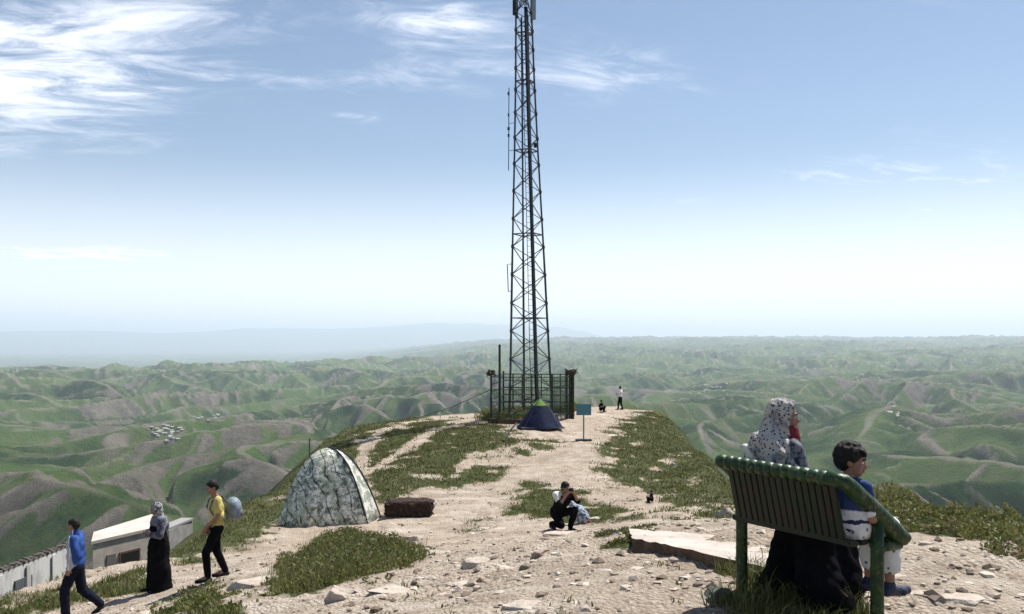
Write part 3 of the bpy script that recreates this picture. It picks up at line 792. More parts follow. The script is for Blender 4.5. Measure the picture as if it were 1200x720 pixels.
ROCKS = [  # px, base row, width, height, depth ratio, flatness, material, label
    (397, 706, 44, 26, 0.8, 0.55, 0, 'pale wedge-shaped rock with a dark front below the large green bush'),
    (558, 664, 44, 19, 0.9, 0.42, 0, 'flat-topped pale rock with a shaded face in the middle of the foreground dirt'),
    (594, 670, 38, 20, 0.9, 0.5, 0, 'low rounded beige rock touching the right side of the flat-topped rock'),
    (480, 635, 38, 16, 0.8, 0.5, 0, 'pale boulder at the right tip of the large green bush'),
    (553, 685, 50, 7, 0.9, 0.3, 0, 'long thin pale slab in front of the flat-topped rock'),
    (618, 716, 66, 20, 1.0, 0.4, 0, 'big pale slanting slab at the bottom edge in the middle of the picture'),
    (686, 722, 26, 15, 0.9, 0.5, 0, 'small upright pale rock at the bottom edge right of the big slanting slab'),
    (500, 682, 34, 9, 0.9, 0.4, 0, 'small pale double rock below the right half of the large green bush'),
    (455, 697, 56, 6, 0.8, 0.3, 0, 'narrow pale rock ledge right of the wedge-shaped rock'),
    (528, 700, 52, 7, 0.8, 0.3, 0, 'narrow pale ledge near the bottom, left of the big slanting slab'),
    (604, 680, 24, 8, 0.9, 0.5, 1, 'dark brown stone below the rounded beige rock'),
    (656, 690, 17, 8, 0.9, 0.6, 1, 'little dark stone on bare dirt above the big slanting slab'),
    (632, 654, 18, 7, 0.9, 0.6, 1, 'small brown stone on the dirt below the crouching person'),
    (738, 692, 9, 5, 1.0, 0.7, 1, 'tiny dark stone on the dirt below the concrete slab'),
    (573, 622, 44, 10, 0.7, 0.4, 0, 'pale flat rock under the thin grass strip in the middle distance'),
    (717, 512, 36, 9, 0.9, 0.3, 0, 'pale flat slab lying at the grass edge right of the blue sign'),
    (1066, 682, 70, 12, 0.9, 0.3, 0, 'broad pale flat rock on the dirt right of the near bench post'),
    (1110, 709, 96, 10, 0.8, 0.3, 0, 'widest flat pale rock at the lower right edge of the dirt'),
    (1056, 612, 34, 13, 0.9, 0.45, 0, 'pale rock under the green shrubs behind the bench armrest'),
    (848, 706, 50, 32, 0.8, 0.6, 2, 'dark grey rounded stone at the foot of the far bench post'),
    (716, 647, 34, 16, 0.8, 0.5, 1, 'brown rock beside the left end of the concrete slab'),
    (790, 547, 13, 7, 0.9, 0.6, 0, 'small pale rock sitting on the right grassy slope'),
    (172, 722, 42, 12, 0.9, 0.4, 0, 'pale rock cut by the bottom edge at lower left'),
    (297, 688, 88, 14, 0.7, 0.3, 0, 'long pale rock ledge right of the man in yellow'),
    (851, 607, 26, 24, 0.7, 0.7, 0, 'pinkish pale rock behind the far bench post'),
    (665, 628, 60, 9, 0.7, 0.4, 0, 'low pale ledge below the crouching person'),
    (700, 610, 28, 8, 0.7, 0.4, 0, 'pale slab of rock at the grass right of the crouching person'),
    (1000, 606, 44, 12, 0.9, 0.4, 0, 'pale rock behind the boy on the bench'),
]
RM = (M_rock, M_rock2, M_rock3)
rh = hit([(r[0], r[1] - 1) for r in ROCKS])
for i, (r, p) in enumerate(zip(ROCKS, rh)):
    s = p[1] / F
    sz3 = (r[2] * s / 2, r[2] * s / 2 * r[4], max(r[3] * s * 1.25, 0.04))
    me2 = rock_mesh(100 + i, sz3, 4 if r[2] > 30 else 3, flat=r[5])
    o = link('rock', me2, RM[r[6]]); o.location = (p[0], p[1] + sz3[1] * 0.6, gz(p[0], p[1] + sz3[1] * 0.6) - sz3[2] * 0.34)
    o.rotation_euler = (0, 0, R(-12 + (i * 37) % 25))
    tag(o, r[7], 'rock', 'rocks scattered on the ridge')
# loose gravel: many small chips, one object
def scatter_chips(n, seed):
    rg = np.random.default_rng(seed)
    ico = bmesh.new(); bmesh.ops.create_icosphere(ico, subdivisions=1, radius=1.0)
    bv = np.array([v.co[:] for v in ico.verts]); bf = np.array([[v.index for v in f.verts] for f in ico.faces]); ico.free()
    Y = np.exp(rg.uniform(math.log(4.6), math.log(30), n)); X = rg.uniform(-0.62, 0.66, n) * Y
    d = poly_near(X, Y, EDGE)[0]; g = grass_mask(X, Y)
    keep = (d < -0.1) & (g < 0.4) & (rg.random(n) < 0.35 + 0.65 * (fbm(X / 1.5, Y / 1.5, 3, 55) > 0.0))
    X, Y = X[keep], Y[keep]; n = len(X)
    Z = near_z(X, Y)[0]
    s = 0.008 + 0.020 * rg.random(n) ** 3 * 1.6 + 0.0016 * Y * rg.random(n) ** 2
    big = rg.random(n) < 0.03; s = np.minimum(np.where(big, s * 2.2, s), 0.05)
    sc = np.stack([s * rg.uniform(.8, 1.7, n), s * rg.uniform(.7, 1.4, n), s * rg.uniform(.4, .8, n)], 1)
    th = rg.uniform(0, 6.28, n); c_, s_ = np.cos(th), np.sin(th)
    jit = 1 + 0.28 * rg.standard_normal((n, len(bv), 1))
    P = bv[None] * jit * sc[:, None]
    P = np.stack([P[..., 0] * c_[:, None] - P[..., 1] * s_[:, None], P[..., 0] * s_[:, None] + P[..., 1] * c_[:, None], P[..., 2]], -1)
    P += np.stack([X, Y, Z + s * 0.15], 1)[:, None]
    f = (bf[None] + (np.arange(n) * len(bv))[:, None, None]).reshape(-1, 3)
    me = np_mesh('gravel', P.reshape(-1, 3), f, False)
    add_attr(me, 'tint', np.repeat(rg.random(n), len(bv)))
    return me
m, t = mat('gravel_stone')
tn = t.n('ShaderNodeAttribute', attribute_name='tint').outputs['Fac']
c = t.mix(t.step(tn, 0.1, 0.9), (0.16, 0.122, 0.09), (0.50, 0.43, 0.355))
finish(m, t, c, 0.95, spec=0.1)
o = link('gravel', scatter_chips(7000, 3), m); o['kind'] = 'stuff'

# ------------------------------------------------------------------ concrete slab on the right
m, t = mat('slab_concrete')
v = t.n('ShaderNodeNewGeometry').outputs['Position']
n1, n2 = t.noise(v, 2.2, 6, 0.65), t.noise(v, 30, 5, 0.6)
c = t.mix(t.step(n1, 0.35, 0.65), (0.50, 0.44, 0.385), (0.39, 0.335, 0.285))
c = t.mix(t.m('MULTIPLY', t.step(n2, 0.52, 0.68), 0.6), c, (0.28, 0.23, 0.19))
M_slab = finish(m, t, c, 0.95, t.m('ADD', n1, n2), 0.5, 0.02, spec=0.1)
A_, D_, B_, C_ = Vector(at(741, 630, 9.0)), Vector(at(912, 667, 7.0)), Vector(at(737, 619, 10.5)), Vector(at(912, 632, 8.9))
V = []; Fc = []; nx, ny = 26, 9
rr = random.Random(4)
for j in range(ny + 1):
    for i in range(nx + 1):
        p = A_.lerp(D_, i / nx).lerp(B_.lerp(C_, i / nx), j / ny)
        if j in (0, ny) or i in (0, nx): p += Vector((rr.uniform(-.012, .012), rr.uniform(-.02, .02), rr.uniform(-.008, .0)))
        p.z += 0.012 * mnoise.noise(p * 2.5)
        V.append(p)
nv = len(V)
ring = [i for i in range(nx + 1)] + [j * (nx + 1) + nx for j in range(1, ny + 1)] + [ny * (nx + 1) + i for i in range(nx - 1, -1, -1)] + [j * (nx + 1) for j in range(ny - 1, 0, -1)]
for j in range(ny):
    for i in range(nx):
        q = j * (nx + 1) + i; Fc.append((q, q + 1, q + nx + 2, q + nx + 1))
for lev, (dz_, inn) in enumerate(((0.10, 0.010), (0.20, -0.015), (0.5, 0.0))):
    cen = sum((V[i] for i in ring), Vector()) / len(ring)
    for i in ring:
        p = V[i].copy(); d_ = (cen - p); d_.z = 0
        V.append(p + d_.normalized() * (inn + rr.uniform(-.012, .012)) - Vector((0, 0, dz_)))
n = len(ring); prev = ring
for lev in range(3):
    cur = list(range(nv + lev * n, nv + lev * n + n))
    for k_ in range(n): Fc.append((prev[k_], cur[k_], cur[(k_ + 1) % n], prev[(k_ + 1) % n]))
    prev = cur
org = A_.copy()
me2 = bpy.data.meshes.new('concrete_slab'); me2.from_pydata([tuple(p - org) for p in V], [], Fc); me2.update()
M_slabside = stone_mat('slab_dark_edge', (0.15, 0.105, 0.075), (0.085, 0.060, 0.045), (0.03, 0.022, 0.018))  # side faces coloured much darker and browner than the slab top
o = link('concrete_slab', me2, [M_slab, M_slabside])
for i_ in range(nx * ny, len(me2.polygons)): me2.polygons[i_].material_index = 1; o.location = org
tag(o, 'broad pale concrete slab with a dark broken edge, left of the bench', 'slab')

# ------------------------------------------------------------------ charred stump by the tent
m, t = mat('charred_wood')
v = t.n('ShaderNodeTexCoord').outputs['Object']
n1 = t.noise(t.vm('MULTIPLY', v, (3.0, 3.0, 1.0)).outputs[0], 5, 6, 0.7)
c = t.mix(t.step(n1, 0.45, 0.7), (0.028, 0.017, 0.012), (0.110, 0.062, 0.038))
M_char = finish(m, t, c, 0.9, n1, 1.0, 0.06)
p = Vector(hit([(478, 606)])[0]); s = p.y / F
bm = bmesh.new(); bmesh.ops.create_cube(bm, size=2.0); bmesh.ops.subdivide_edges(bm, edges=bm.edges, cuts=14, use_grid_fill=True)
for v_ in bm.verts:
    co = v_.co; L4 = (abs(co.x) ** 6 + abs(co.y) ** 6 + abs(co.z) ** 6) ** (1 / 6); co /= max(L4, 1e-6)
    f_ = 1 + 0.12 * mnoise.fractal(co * 2.2 + Vector((3, 1, 7)), 1, 2, 4) + 0.06 * mnoise.noise(co * 9)
    v_.co = Vector((co.x * 28 * s * f_, co.y * 0.36 * f_, co.z * 10.5 * s * f_))
me2 = bpy.data.meshes.new('log'); bm.to_mesh(me2); bm.free()
o = link('log', me2, M_char); o.location = (p.x, p.y + 0.3, p.z + 8.5 * s); o.rotation_euler = (0, 0, R(4))
tag(o, 'short thick charred dark brown log on the dirt right of the patterned tent', 'log')

# ------------------------------------------------------------------ sign
p = Vector(hit([(684, 517)])[0]); s = p.y / F
sg = empty('sign', 'plain blue-green sign board on a thin post beside the blue tent', 'sign', p, R(3))
MB().tube([(0, 0, 0), (0, 0, 42 * s)], 0.028, 8).build('post', simple('sign_post', (0.22, 0.19, 0.16), None, 5), sg)
MB().box((0, -0.045, 36.5 * s), (17 * s, 0.03, 12.5 * s), None, 0.006).build('board', simple('sign_board', (0.07, 0.19, 0.24), (0.09, 0.22, 0.26), 2.5, 0.45), sg)
MB().box((0, -0.025, 36.5 * s), (17.6 * s, 0.015, 13.1 * s)).build('frame', simple('sign_frame', (0.20, 0.24, 0.26)), sg)
MB().box((0, 0, 0.03), (19 * s, 0.32, 0.07), None, 0.02).build('foot_plate', M_dark, sg)

# ------------------------------------------------------------------ low buildings below the left edge
BK = 1.62
def bpt(px, py, Y): return Vector(at(px, py, Y * BK))
m, t = mat('stained_plaster')
v = t.n('ShaderNodeNewGeometry').outputs['Position']
n1, n2 = t.noise(t.vm('MULTIPLY', v, (1.0, 1.0, 0.35)).outputs[0], 1.3, 5, 0.65), t.noise(v, 12, 4, 0.6)
c = t.mix(t.step(n1, 0.42, 0.62), (0.60, 0.585, 0.56), (0.40, 0.385, 0.36))
c = t.mix(t.m('MULTIPLY', t.step(n2, 0.58, 0.7), 0.5), c, (0.22, 0.20, 0.18))
M_plaster = finish(m, t, c, 0.9, n2, 0.3, 0.02)
M_tan = simple('tan_plaster', (0.56, 0.49, 0.42), (0.42, 0.37, 0.32), 1.6)
M_roofw = simple('pale_roof', (0.52, 0.47, 0.41), (0.42, 0.37, 0.32), 1.2, 0.8)
M_open = simple('dark_opening', (0.02, 0.018, 0.016))
M_brown = simple('brown_roof', (0.17, 0.125, 0.09), (0.10, 0.075, 0.055), 6)
def prism(quad, z0, z1):
    """upright solid on a four-cornered plan"""
    b = MB(); bot = [b.bm.verts.new((q[0], q[1], z0)) for q in quad]; top = [b.bm.verts.new((q[0], q[1], z1)) for q in quad]
    b.bm.faces.new(list(reversed(bot))); b.bm.faces.new(top)
    for k_ in range(4): b.bm.faces.new((bot[k_], bot[(k_ + 1) % 4], top[(k_ + 1) % 4], top[k_]))
    return b
def wall_box(p, q, thick, z0, z1):
    d = Vector((q[0] - p[0], q[1] - p[1], 0)).normalized(); nn = Vector((-d.y, d.x, 0)) * thick
    return prism([(p[0], p[1]), (q[0], q[1]), (q[0] + nn.x, q[1] + nn.y), (p[0] + nn.x, p[1] + nn.y)], z0, z1)
# long outer wall
a, b = bpt(-45, 684, 17.6), bpt(84, 645, 21.3); zt = (a.z + b.z) / 2
org = Vector((a.x, a.y, -10.6))
yard = empty('yard_wall', 'long stained pale plaster wall below the grassy edge at far left', 'wall', org)
def loc2(v): return (v.x - org.x, v.y - org.y)
wall_box(loc2(a), loc2(b), 0.22, -0.6, zt + 10.6).build('plaster_face', M_plaster, yard)
d = (b - a); d.z = 0
wall_box(loc2(a - d * 0.004), loc2(b + d * 0.004), 0.30, zt + 10.603, zt + 10.68).build('coping', simple('coping_stone', (0.20, 0.17, 0.15)), yard)
cp = simple('rubble', (0.10, 0.085, 0.07))
for k_ in range(22):
    u = (k_ + 0.5) / 22; q = a.lerp(b, u); h_ = 0.05 + 0.09 * ((k_ * 7) % 5) / 5
    o = link('coping_stone', rock_mesh(300 + k_ % 5, (0.16, 0.12, 0.09 + h_ * 0.4), 2), cp, yard); o.location = (q.x - org.x - 0.1, q.y - org.y, zt + 10.70)
dn = d.normalized()
for k_ in range(1, 4):
    q = a.lerp(b, k_ / 4 + 0.05) - Vector((-dn.y, dn.x, 0)) * 0.05
    MB().box((q.x - org.x, q.y - org.y, (zt + 10.6) / 2), (0.22, 0.035, zt + 10.5), Matrix.Rotation(math.atan2(d.y, d.x), 3, 'Z')).build('buttress', M_plaster, yard)
for u0, z_, wd, hh in ((0.47, -0.75, 0.5, 0.62), (0.55, -0.72, 0.4, 0.55)):
    q = a.lerp(b, u0) - Vector((-dn.y, dn.x, 0)) * 0.02
    MB().box((q.x - org.x, q.y - org.y, zt + 10.6 + z_), (wd, 0.08, hh), Matrix.Rotation(math.atan2(d.y, d.x), 3, 'Z')).build('window', simple('old_window', (0.12, 0.13, 0.14)), yard)
# flat roofed block with the pale roof
c0, c1 = bpt(109, 634, 21.5), bpt(176, 619, 23.0)
zt = (c0.z + c1.z) / 2
org = Vector((c0.x, c0.y, -10.6))
blk = empty('low_building', 'low tan block building with a pale slab roof behind the woman in black', 'building', org)
r0, r1 = bpt(110, 629, 22.6), bpt(183, 604, 25.2)
H_ = zt + 10.6
quad = [(0, 0), (c1.x - org.x, c1.y - org.y), (r1.x - org.x + 0.15, r1.y - org.y - 0.1), (r0.x - org.x + 0.1, r0.y - org.y - 0.1)]
prism(quad, -0.5, H_ - 0.12).build('wall', M_tan, blk)
cx_, cy_ = sum(q[0] for q in quad) / 4, sum(q[1] for q in quad) / 4
prism([(cx_ + (q[0] - cx_) * 1.05, cy_ + (q[1] - cy_) * 1.05) for q in quad], H_ - 0.117, H_).build('roof', M_roofw, blk)
d = Vector((c1.x - c0.x, c1.y - c0.y, 0)); ln = d.length; dn = d.normalized(); rz_ = Matrix.Rotation(math.atan2(d.y, d.x), 3, 'Z'); nn = Vector((dn.y, -dn.x, 0))
def onface(u, dz_, sx, sz, name, mt, par, th=0.06, out=0.0):
    q = dn * (u * ln) + nn * (out)
    return MB().box((q.x, q.y, H_ + dz_), (sx, th, sz), rz_).build(name, mt, par)
fw = onface(0.62, -1.05, 1.0, 0.72, 'window', simple('window_frame', (0.16, 0.10, 0.075)), blk, 0.10)
onface(0.62, -1.05, 0.86, 0.58, 'pane', M_open, fw, 0.112)
onface(0.30, -0.95, 0.42, 0.55, 'vent', simple('vent_grey', (0.2, 0.18, 0.165)), blk, 0.07); onface(0.28, -1.42, 0.5, 0.12, 'ledge', M_open, blk, 0.08)
# grey annexe on its right
a, b = bpt(198, 619.5, 24.5), bpt(226, 617.5, 26.0)
org = Vector((a.x, a.y, -10.6))
ann = empty('annexe', 'grey annexe wall showing between the woman in black and the man in yellow', 'building', org)
wl = wall_box((0, 0), (b.x - a.x, b.y - a.y), 0.5, -0.5, a.z + 10.5)
wl.build('wall', simple('grey_block', (0.30, 0.29, 0.28), (0.22, 0.21, 0.20), 2), ann)
wall_box((-0.05, -0.05), (b.x - a.x + 0.05, b.y - a.y - 0.05), 0.6, a.z + 10.503, a.z + 10.6).build('roof', simple('grey_roof', (0.30, 0.29, 0.28)), ann)

# ------------------------------------------------------------------ far villages
M_hw = [simple('lime_wash', (0.50, 0.46, 0.41)), simple('mud_wall', (0.40, 0.34, 0.29)), simple('tin_roof', (0.42, 0.41, 0.40), None, 1, 0.5)]
def house_mesh(wm, rm, w_, d_, h_):
    q = MB().box((0, 0, h_ / 2), (w_, d_, h_)); bm = q.bm
    e0 = [bm.verts.new(c) for c in ((-w_ / 2 - .4, -d_ / 2 - .5, h_ - .1), (w_ / 2 + .4, -d_ / 2 - .5, h_ - .1), (w_ / 2 + .4, d_ / 2 + .5, h_ - .1), (-w_ / 2 - .4, d_ / 2 + .5, h_ - .1), (-w_ / 2 - .4, 0, h_ + 1.5), (w_ / 2 + .4, 0, h_ + 1.5))]
    n0 = len(bm.faces)
    for f_ in ((0, 1, 5, 4), (2, 3, 4, 5), (0, 4, 3), (1, 2, 5), (0, 3, 2, 1)): bm.faces.new([e0[i] for i in f_])
    me = q.mesh('house'); me.materials.append(wm); me.materials.append(rm)
    for i, f_ in enumerate(me.polygons):
        if i >= n0: f_.material_index = 1
    return me
HM = [house_mesh(M_hw[0], M_hw[2], 9, 6.5, 3.2), house_mesh(M_hw[1], M_hw[0], 8, 6, 3.0), house_mesh(M_hw[0], M_hw[0], 12, 7, 3.4)]
vr = random.Random(21); hp = []
for (cx0, cy0, sx0, sy0, n, lab, grp) in ((192, 508, 17, 9, 30, 'tiny pale house in the village in the valley on the left', 'houses of the left valley village'),
                                         (1050, 485, 9, 4, 7, 'tiny white house on the slope right of the boy', 'houses on the right slope'),
                                         (832, 457, 16, 5, 12, 'tiny house in the far village above the woman on the bench', 'houses of the far middle village'),
                                         (1010, 443, 20, 3, 8, 'tiny house far away in the haze above the boy', 'houses far away in the haze'),
                                         (245, 490, 18, 4, 8, 'tiny pale house strung along the valley behind the left village', 'houses behind the left village')):
    for _ in range(n): hp.append((cx0 + vr.gauss(0, sx0 * 0.6), cy0 + vr.gauss(0, sy0 * 0.6), lab, grp))
HH = hit([(a_, b_) for a_, b_, _, _ in hp], True)
for (a_, b_, lab, grp), p in zip(hp, HH):
    o = bpy.data.objects.new('house', HM[vr.randrange(3)]); COL.objects.link(o)
    o.location = (p[0], p[1], p[2] - 0.6); o.rotation_euler = (0, 0, vr.uniform(-.5, .9)); f_ = 0.5 + p[1] / 9000; o.scale = (f_, f_, f_)
    tag(o, lab, 'house', grp)

# ------------------------------------------------------------------ bench
BL = Vector((1.42, 6.19)); BR = Vector((1.93, 5.34))
U = (BR - BL); BW = U.length; U.normalize(); FD = Vector((-U.y, U.x))
BG = -1.69; BROT = math.atan2(U.y, U.x)
m, t = mat('bench_green')
v = t.n('ShaderNodeTexCoord').outputs['Object']
n1, n2 = t.noise(v, 9, 5, 0.65), t.noise(v, 40, 4, 0.6)
c = t.mix(t.step(n1, 0.40, 0.62), (0.007, 0.027, 0.006), (0.018, 0.054, 0.011))
c = t.mix(t.m('MULTIPLY', t.step(t.m('ADD', n2, t.m('MULTIPLY', n1, 0.35)), 0.74, 0.80), 0.8), c, (0.12, 0.085, 0.06))
M_bench = finish(m, t, c, 0.40, t.m('ADD', n1, t.m('MULTIPLY', n2, 0.5)), 0.6, 0.012, spec=0.3)
M_slat = simple('bench_slat', (0.007, 0.019, 0.008), (0.020, 0.014, 0.010), 12, 0.5, 0.4)
bench = empty('park_bench', 'dark green log-style park bench with slatted back and sloping armrests', 'bench', (BL.x, BL.y, BG), BROT)
RZ = 0.885; BWd = BW
def groove_tube(a, b, r, n, seg=14, wob=0.0):
    """round bar turned with a ring of grooves, like lashed logs"""
    a, b = Vector(a), Vector(b); pts = []; rad = []
    for k in range(n):
        u0, u1 = k / n, (k + 1) / n
        for s, f_ in ((0.02, 0.80), (0.12, 0.97), (0.5, 1.05), (0.88, 0.97), (0.98, 0.80)):
            pts.append(a.lerp(b, u0 + (u1 - u0) * s)); rad.append(r * f_)
    return MB().tube(pts, rad, seg)
groove_tube((-0.02, 0, RZ), (BWd - 0.09, 0, RZ - 0.005), 0.047, 13).build('top_rail', M_bench, bench, True)
# armrests: bent from the back top corner forward and down, rounded ends
def arm(x, y1, x1):
    pts = [(x - (0.10 if x > 0.5 else 0), 0.0, RZ), (x, 0.03, RZ - 0.012), (x, 0.10, RZ - 0.06), (x + (x1 - x) * .5, 0.30, RZ - 0.205), (x1, y1 - 0.02, 0.505), (x1, y1 + 0.025, 0.475), (x1, y1 + 0.03, 0.445)]
    return MB().tube(pts, [0.046, 0.048, 0.051, 0.055, 0.059, 0.056, 0.028], 14)
arm(BWd, 0.54, BWd).build('armrest', M_bench, bench, True); arm(0.0, 0.54, 0.0).build('armrest', M_bench, bench, True)
PL = ((0.0, 0.195), (BWd, 0.325))
for x, y in PL:
    zt = RZ - 0.06 - (y - 0.10) * 0.72
    MB().tube([(x, y, -0.25), (x, y, 0.1), (x, y, 0.4), (x, y, zt)], [0.042, 0.040, 0.039, 0.040], 12).build('post', M_bench, bench, True)
    if x > 0.5: MB().tube([(x, 0.30, 0.455), (x, 0.53, 0.45)], 0.034, 10).build('side_rail', M_bench, bench, True)
MB().box((BWd / 2, 0.105, 0.50), (BWd - 0.02, 0.03, 0.035), None, 0.006).build('lower_rail', M_slat, bench)
sl_me = None
NS = 17
for k in range(NS):
    x = 0.075 + (BWd - 0.15) * k / (NS - 1)
    o = MB().box((x, 0.058, (RZ + 0.50) / 2 - 0.01), (0.046, 0.022, 0.385), Matrix.Rotation(R(-14) * -1, 3, 'X'), 0.004).build('slat', M_slat, bench)
for k in range(5):
    y = 0.15 + k * 0.085
    MB().box((BWd / 2, y, 0.487 + 0.01 * (k == 4)), (BWd - 0.03, 0.068, 0.028), None, 0.006).build('seat_plank', M_slat, bench)

# ------------------------------------------------------------------ people
def skin(name, c): return simple(name, c, tuple(x * 0.85 for x in c), 30, 0.55, 0.05)
M_skin = skin('skin_brown', (0.30, 0.165, 0.105)); M_skin2 = skin('skin_fair', (0.29, 0.155, 0.105)); M_skinr = skin('skin_boy', (0.29, 0.15, 0.10))
M_hair = simple('black_hair', (0.012, 0.010, 0.009), (0.022, 0.018, 0.016), 60, 0.6, 0.8, spec=0.15)
M_eyew = simple('eye_white', (0.75, 0.72, 0.68)); M_eyed = simple('eye_dark', (0.02, 0.012, 0.01), rough=0.2)
M_lip = simple('lips', (0.33, 0.12, 0.10))
M_black = simple('black_cloth', (0.006, 0.006, 0.007), (0.010, 0.010, 0.012), 6, 1.0, 0.4, 0.02, spec=0.02)
M_navy = simple('navy_cloth', (0.012, 0.014, 0.026), (0.008, 0.009, 0.017), 9, 0.95, spec=0.1)
M_yellow = simple('yellow_cotton', (0.60, 0.49, 0.17), (0.48, 0.38, 0.12), 7, 0.9, 0.7, 0.05)
M_blue = simple('blue_nylon', (0.02, 0.085, 0.36), (0.012, 0.05, 0.24), 5, 0.6, 0.4, 0.02)
M_grey = simple('grey_cloth', (0.19, 0.19, 0.21), (0.045, 0.05, 0.08), 8, 0.85, 0.4, 0.02)
M_shoe = simple('black_shoe', (0.012, 0.012, 0.013), None, 9, 0.5); M_nshoe = simple('navy_shoe', (0.025, 0.028, 0.06), None, 12, 0.5)
def rot(ax, deg): return Matrix.Rotation(R(deg), 3, ax)
def head(b, c, yaw=0, pitch=0, s=1.0):
    """head about c (centre of the skull), facing +Y turned by yaw, nodding by pitch"""
    M = rot('Z', yaw) @ rot('X', pitch); c = Vector(c)
    P = lambda x, y, z: c + M @ (Vector((x, y, z)) * s)
    E = lambda p, r: b.ell(P(*p), tuple(x * s for x in r), M, 20, 14)
    E((0, -0.012, 0.022), (0.076, 0.094, 0.092)); E((0, 0.022, -0.035), (0.060, 0.066, 0.078)); E((0, 0.058, -0.088), (0.028, 0.026, 0.024))
    E((0, 0.072, 0.012), (0.050, 0.022, 0.016))                       # brow
    b.tube([P(0, 0.078, 0.008), P(0, 0.096, -0.022), P(0, 0.106, -0.040)], [0.008 * s, 0.011 * s, 0.014 * s], 8); E((0, 0.092, -0.044), (0.020, 0.013, 0.010))
    E((0, 0.082, -0.068), (0.022, 0.010, 0.010))
    for sx in (-1, 1):
        E((sx * 0.040, 0.058, -0.035), (0.022, 0.018, 0.022)); E((sx * 0.077, -0.008, -0.014), (0.010, 0.020, 0.032))
    return P, M
def face(P, M, parent, s=1.0):
    for sx in (-1, 1):
        e = MB().ell(P(sx * 0.031, 0.0735, -0.004), (0.014 * s, 0.010 * s, 0.009 * s), M).build('eye', M_eyew, parent, True)
        MB().ell(P(sx * 0.031, 0.0805, -0.004), (0.007 * s, 0.005 * s, 0.0075 * s), M).build('pupil', M_eyed, e, True)
        MB().tube([P(sx * 0.014, 0.092, 0.016), P(sx * 0.034, 0.089, 0.022), P(sx * 0.052, 0.074, 0.014)], [0.004 * s, 0.005 * s, 0.003 * s], 6).build('eyebrow', M_hair, parent, True)
    MB().ell(P(0, 0.0905, -0.068), (0.021 * s, 0.006 * s, 0.007 * s), M).build('mouth', M_lip, parent, True)
def hand(b, wr, d, side, palm, s=1.0, curl=0.5):
    """five fingers; d points along the hand, palm is the way the palm looks"""
    wr = Vector(wr); d = Vector(d).normalized(); palm = Vector(palm); palm = (palm - d * palm.dot(d)).normalized(); w_ = d.cross(palm) * side
    b.cap(wr, 0.026 * s, wr + d * 0.045 * s, 0.028 * s)
    for k, L in enumerate((0.072, 0.080, 0.074, 0.058)):
        o_ = (k - 1.5) * 0.021 * s; r0 = wr + d * 0.080 * s + w_ * o_
        b.cap(wr + d * 0.03 * s + w_ * o_ * 0.8, 0.013 * s, r0, 0.0115 * s)
        m_ = r0 + (d * (1 - curl * 0.35) + palm * curl * 0.6).normalized() * L * 0.52 * s
        e_ = m_ + (d * (1 - curl) + palm * curl * 1.2).normalized() * L * 0.48 * s
        b.cap(r0, 0.0110 * s, m_, 0.0100 * s); b.cap(m_, 0.0100 * s, e_, 0.0085 * s)
    t0 = wr + d * 0.022 * s - w_ * 0.026 * s; t1 = t0 + (d * 0.6 - w_ * 0.75 + palm * 0.35).normalized() * 0.036 * s; t2 = t1 + (d * 0.9 - w_ * 0.15 + palm * 0.4).normalized() * 0.032 * s
    b.cap(t0, 0.015 * s, t1, 0.012 * s); b.cap(t1, 0.012 * s, t2, 0.0095 * s)
def torso(b, hip, chest, neck, w_=1.0, g=0.0, M=None):
    M = M or Matrix.Identity(3); hip, chest, neck = Vector(hip), Vector(chest), Vector(neck)
    b.ell(hip, ((0.155 + g) * w_, 0.112 + g, 0.12), M); b.ell(hip.lerp(chest, 0.45), ((0.138 + g) * w_, 0.10 + g, 0.16), M)
    b.ell(chest, ((0.165 + g) * w_, 0.112 + g, 0.17), M); b.ell(chest.lerp(neck, 0.55), ((0.15 + g) * w_, 0.082 + g, 0.075), M)
def limb(b, pts, rad):
    for (p, r), (q, s) in zip(zip(pts, rad), zip(pts[1:], rad[1:])): b.cap(p, r, q, s)
def shoe(b, ank, toe, s=1.0):
    ank, toe = Vector(ank), Vector(toe); d = (toe - ank); d.z = 0; d.normalize()
    b.cap(ank + Vector((0, 0, -0.045 * s)) - d * 0.035 * s, 0.042 * s, toe + Vector((0, 0, 0.035 * s)), 0.036 * s); b.cap(ank, 0.046 * s, ank + Vector((0, 0, -0.03 * s)), 0.050 * s)
    b.cap(toe - d * 0.07 * s + Vector((-d.y, d.x, 0)) * 0.018 * s + Vector((0, 0, 0.034 * s)), 0.036 * s, toe - d * 0.07 * s - Vector((-d.y, d.x, 0)) * 0.018 * s + Vector((0, 0, 0.034 * s)), 0.036 * s)
def place(px, py, Y=None):
    p = Vector(hit([(px, py)])[0]); return p
# the facing angle: rz = 90 looks to the left of the picture, -90 to the right, 180 to the camera

# --- man in the yellow shirt ---
p = place(254, 680); p.z = gz(p.x, p.y)
sc_ = 117 * (p.y / F) / 1.76
man = empty('person', 'person in yellow t-shirt and black trousers walking with head bowed', 'person', p, R(118)); man.scale = (sc_,) * 3
HIP = {-1: Vector((-0.10, 0.0, 0.93)), 1: Vector((0.10, 0.0, 0.93))}
KN = {-1: Vector((-0.10, 0.20, 0.52)), 1: Vector((0.11, -0.01, 0.50))}; AN = {-1: Vector((-0.10, 0.17, 0.09)), 1: Vector((0.12, -0.17, 0.11))}
TO = {-1: Vector((-0.12, 0.36, 0.0)), 1: Vector((0.15, 0.03, 0.01))}
SH = {-1: Vector((-0.185, 0.01, 1.43)), 1: Vector((0.185, 0.0, 1.43))}; EL = {-1: Vector((-0.235, 0.02, 1.15)), 1: Vector((0.235, -0.06, 1.14))}; WR = {-1: Vector((-0.13, 0.20, 0.97)), 1: Vector((0.16, 0.10, 0.93))}
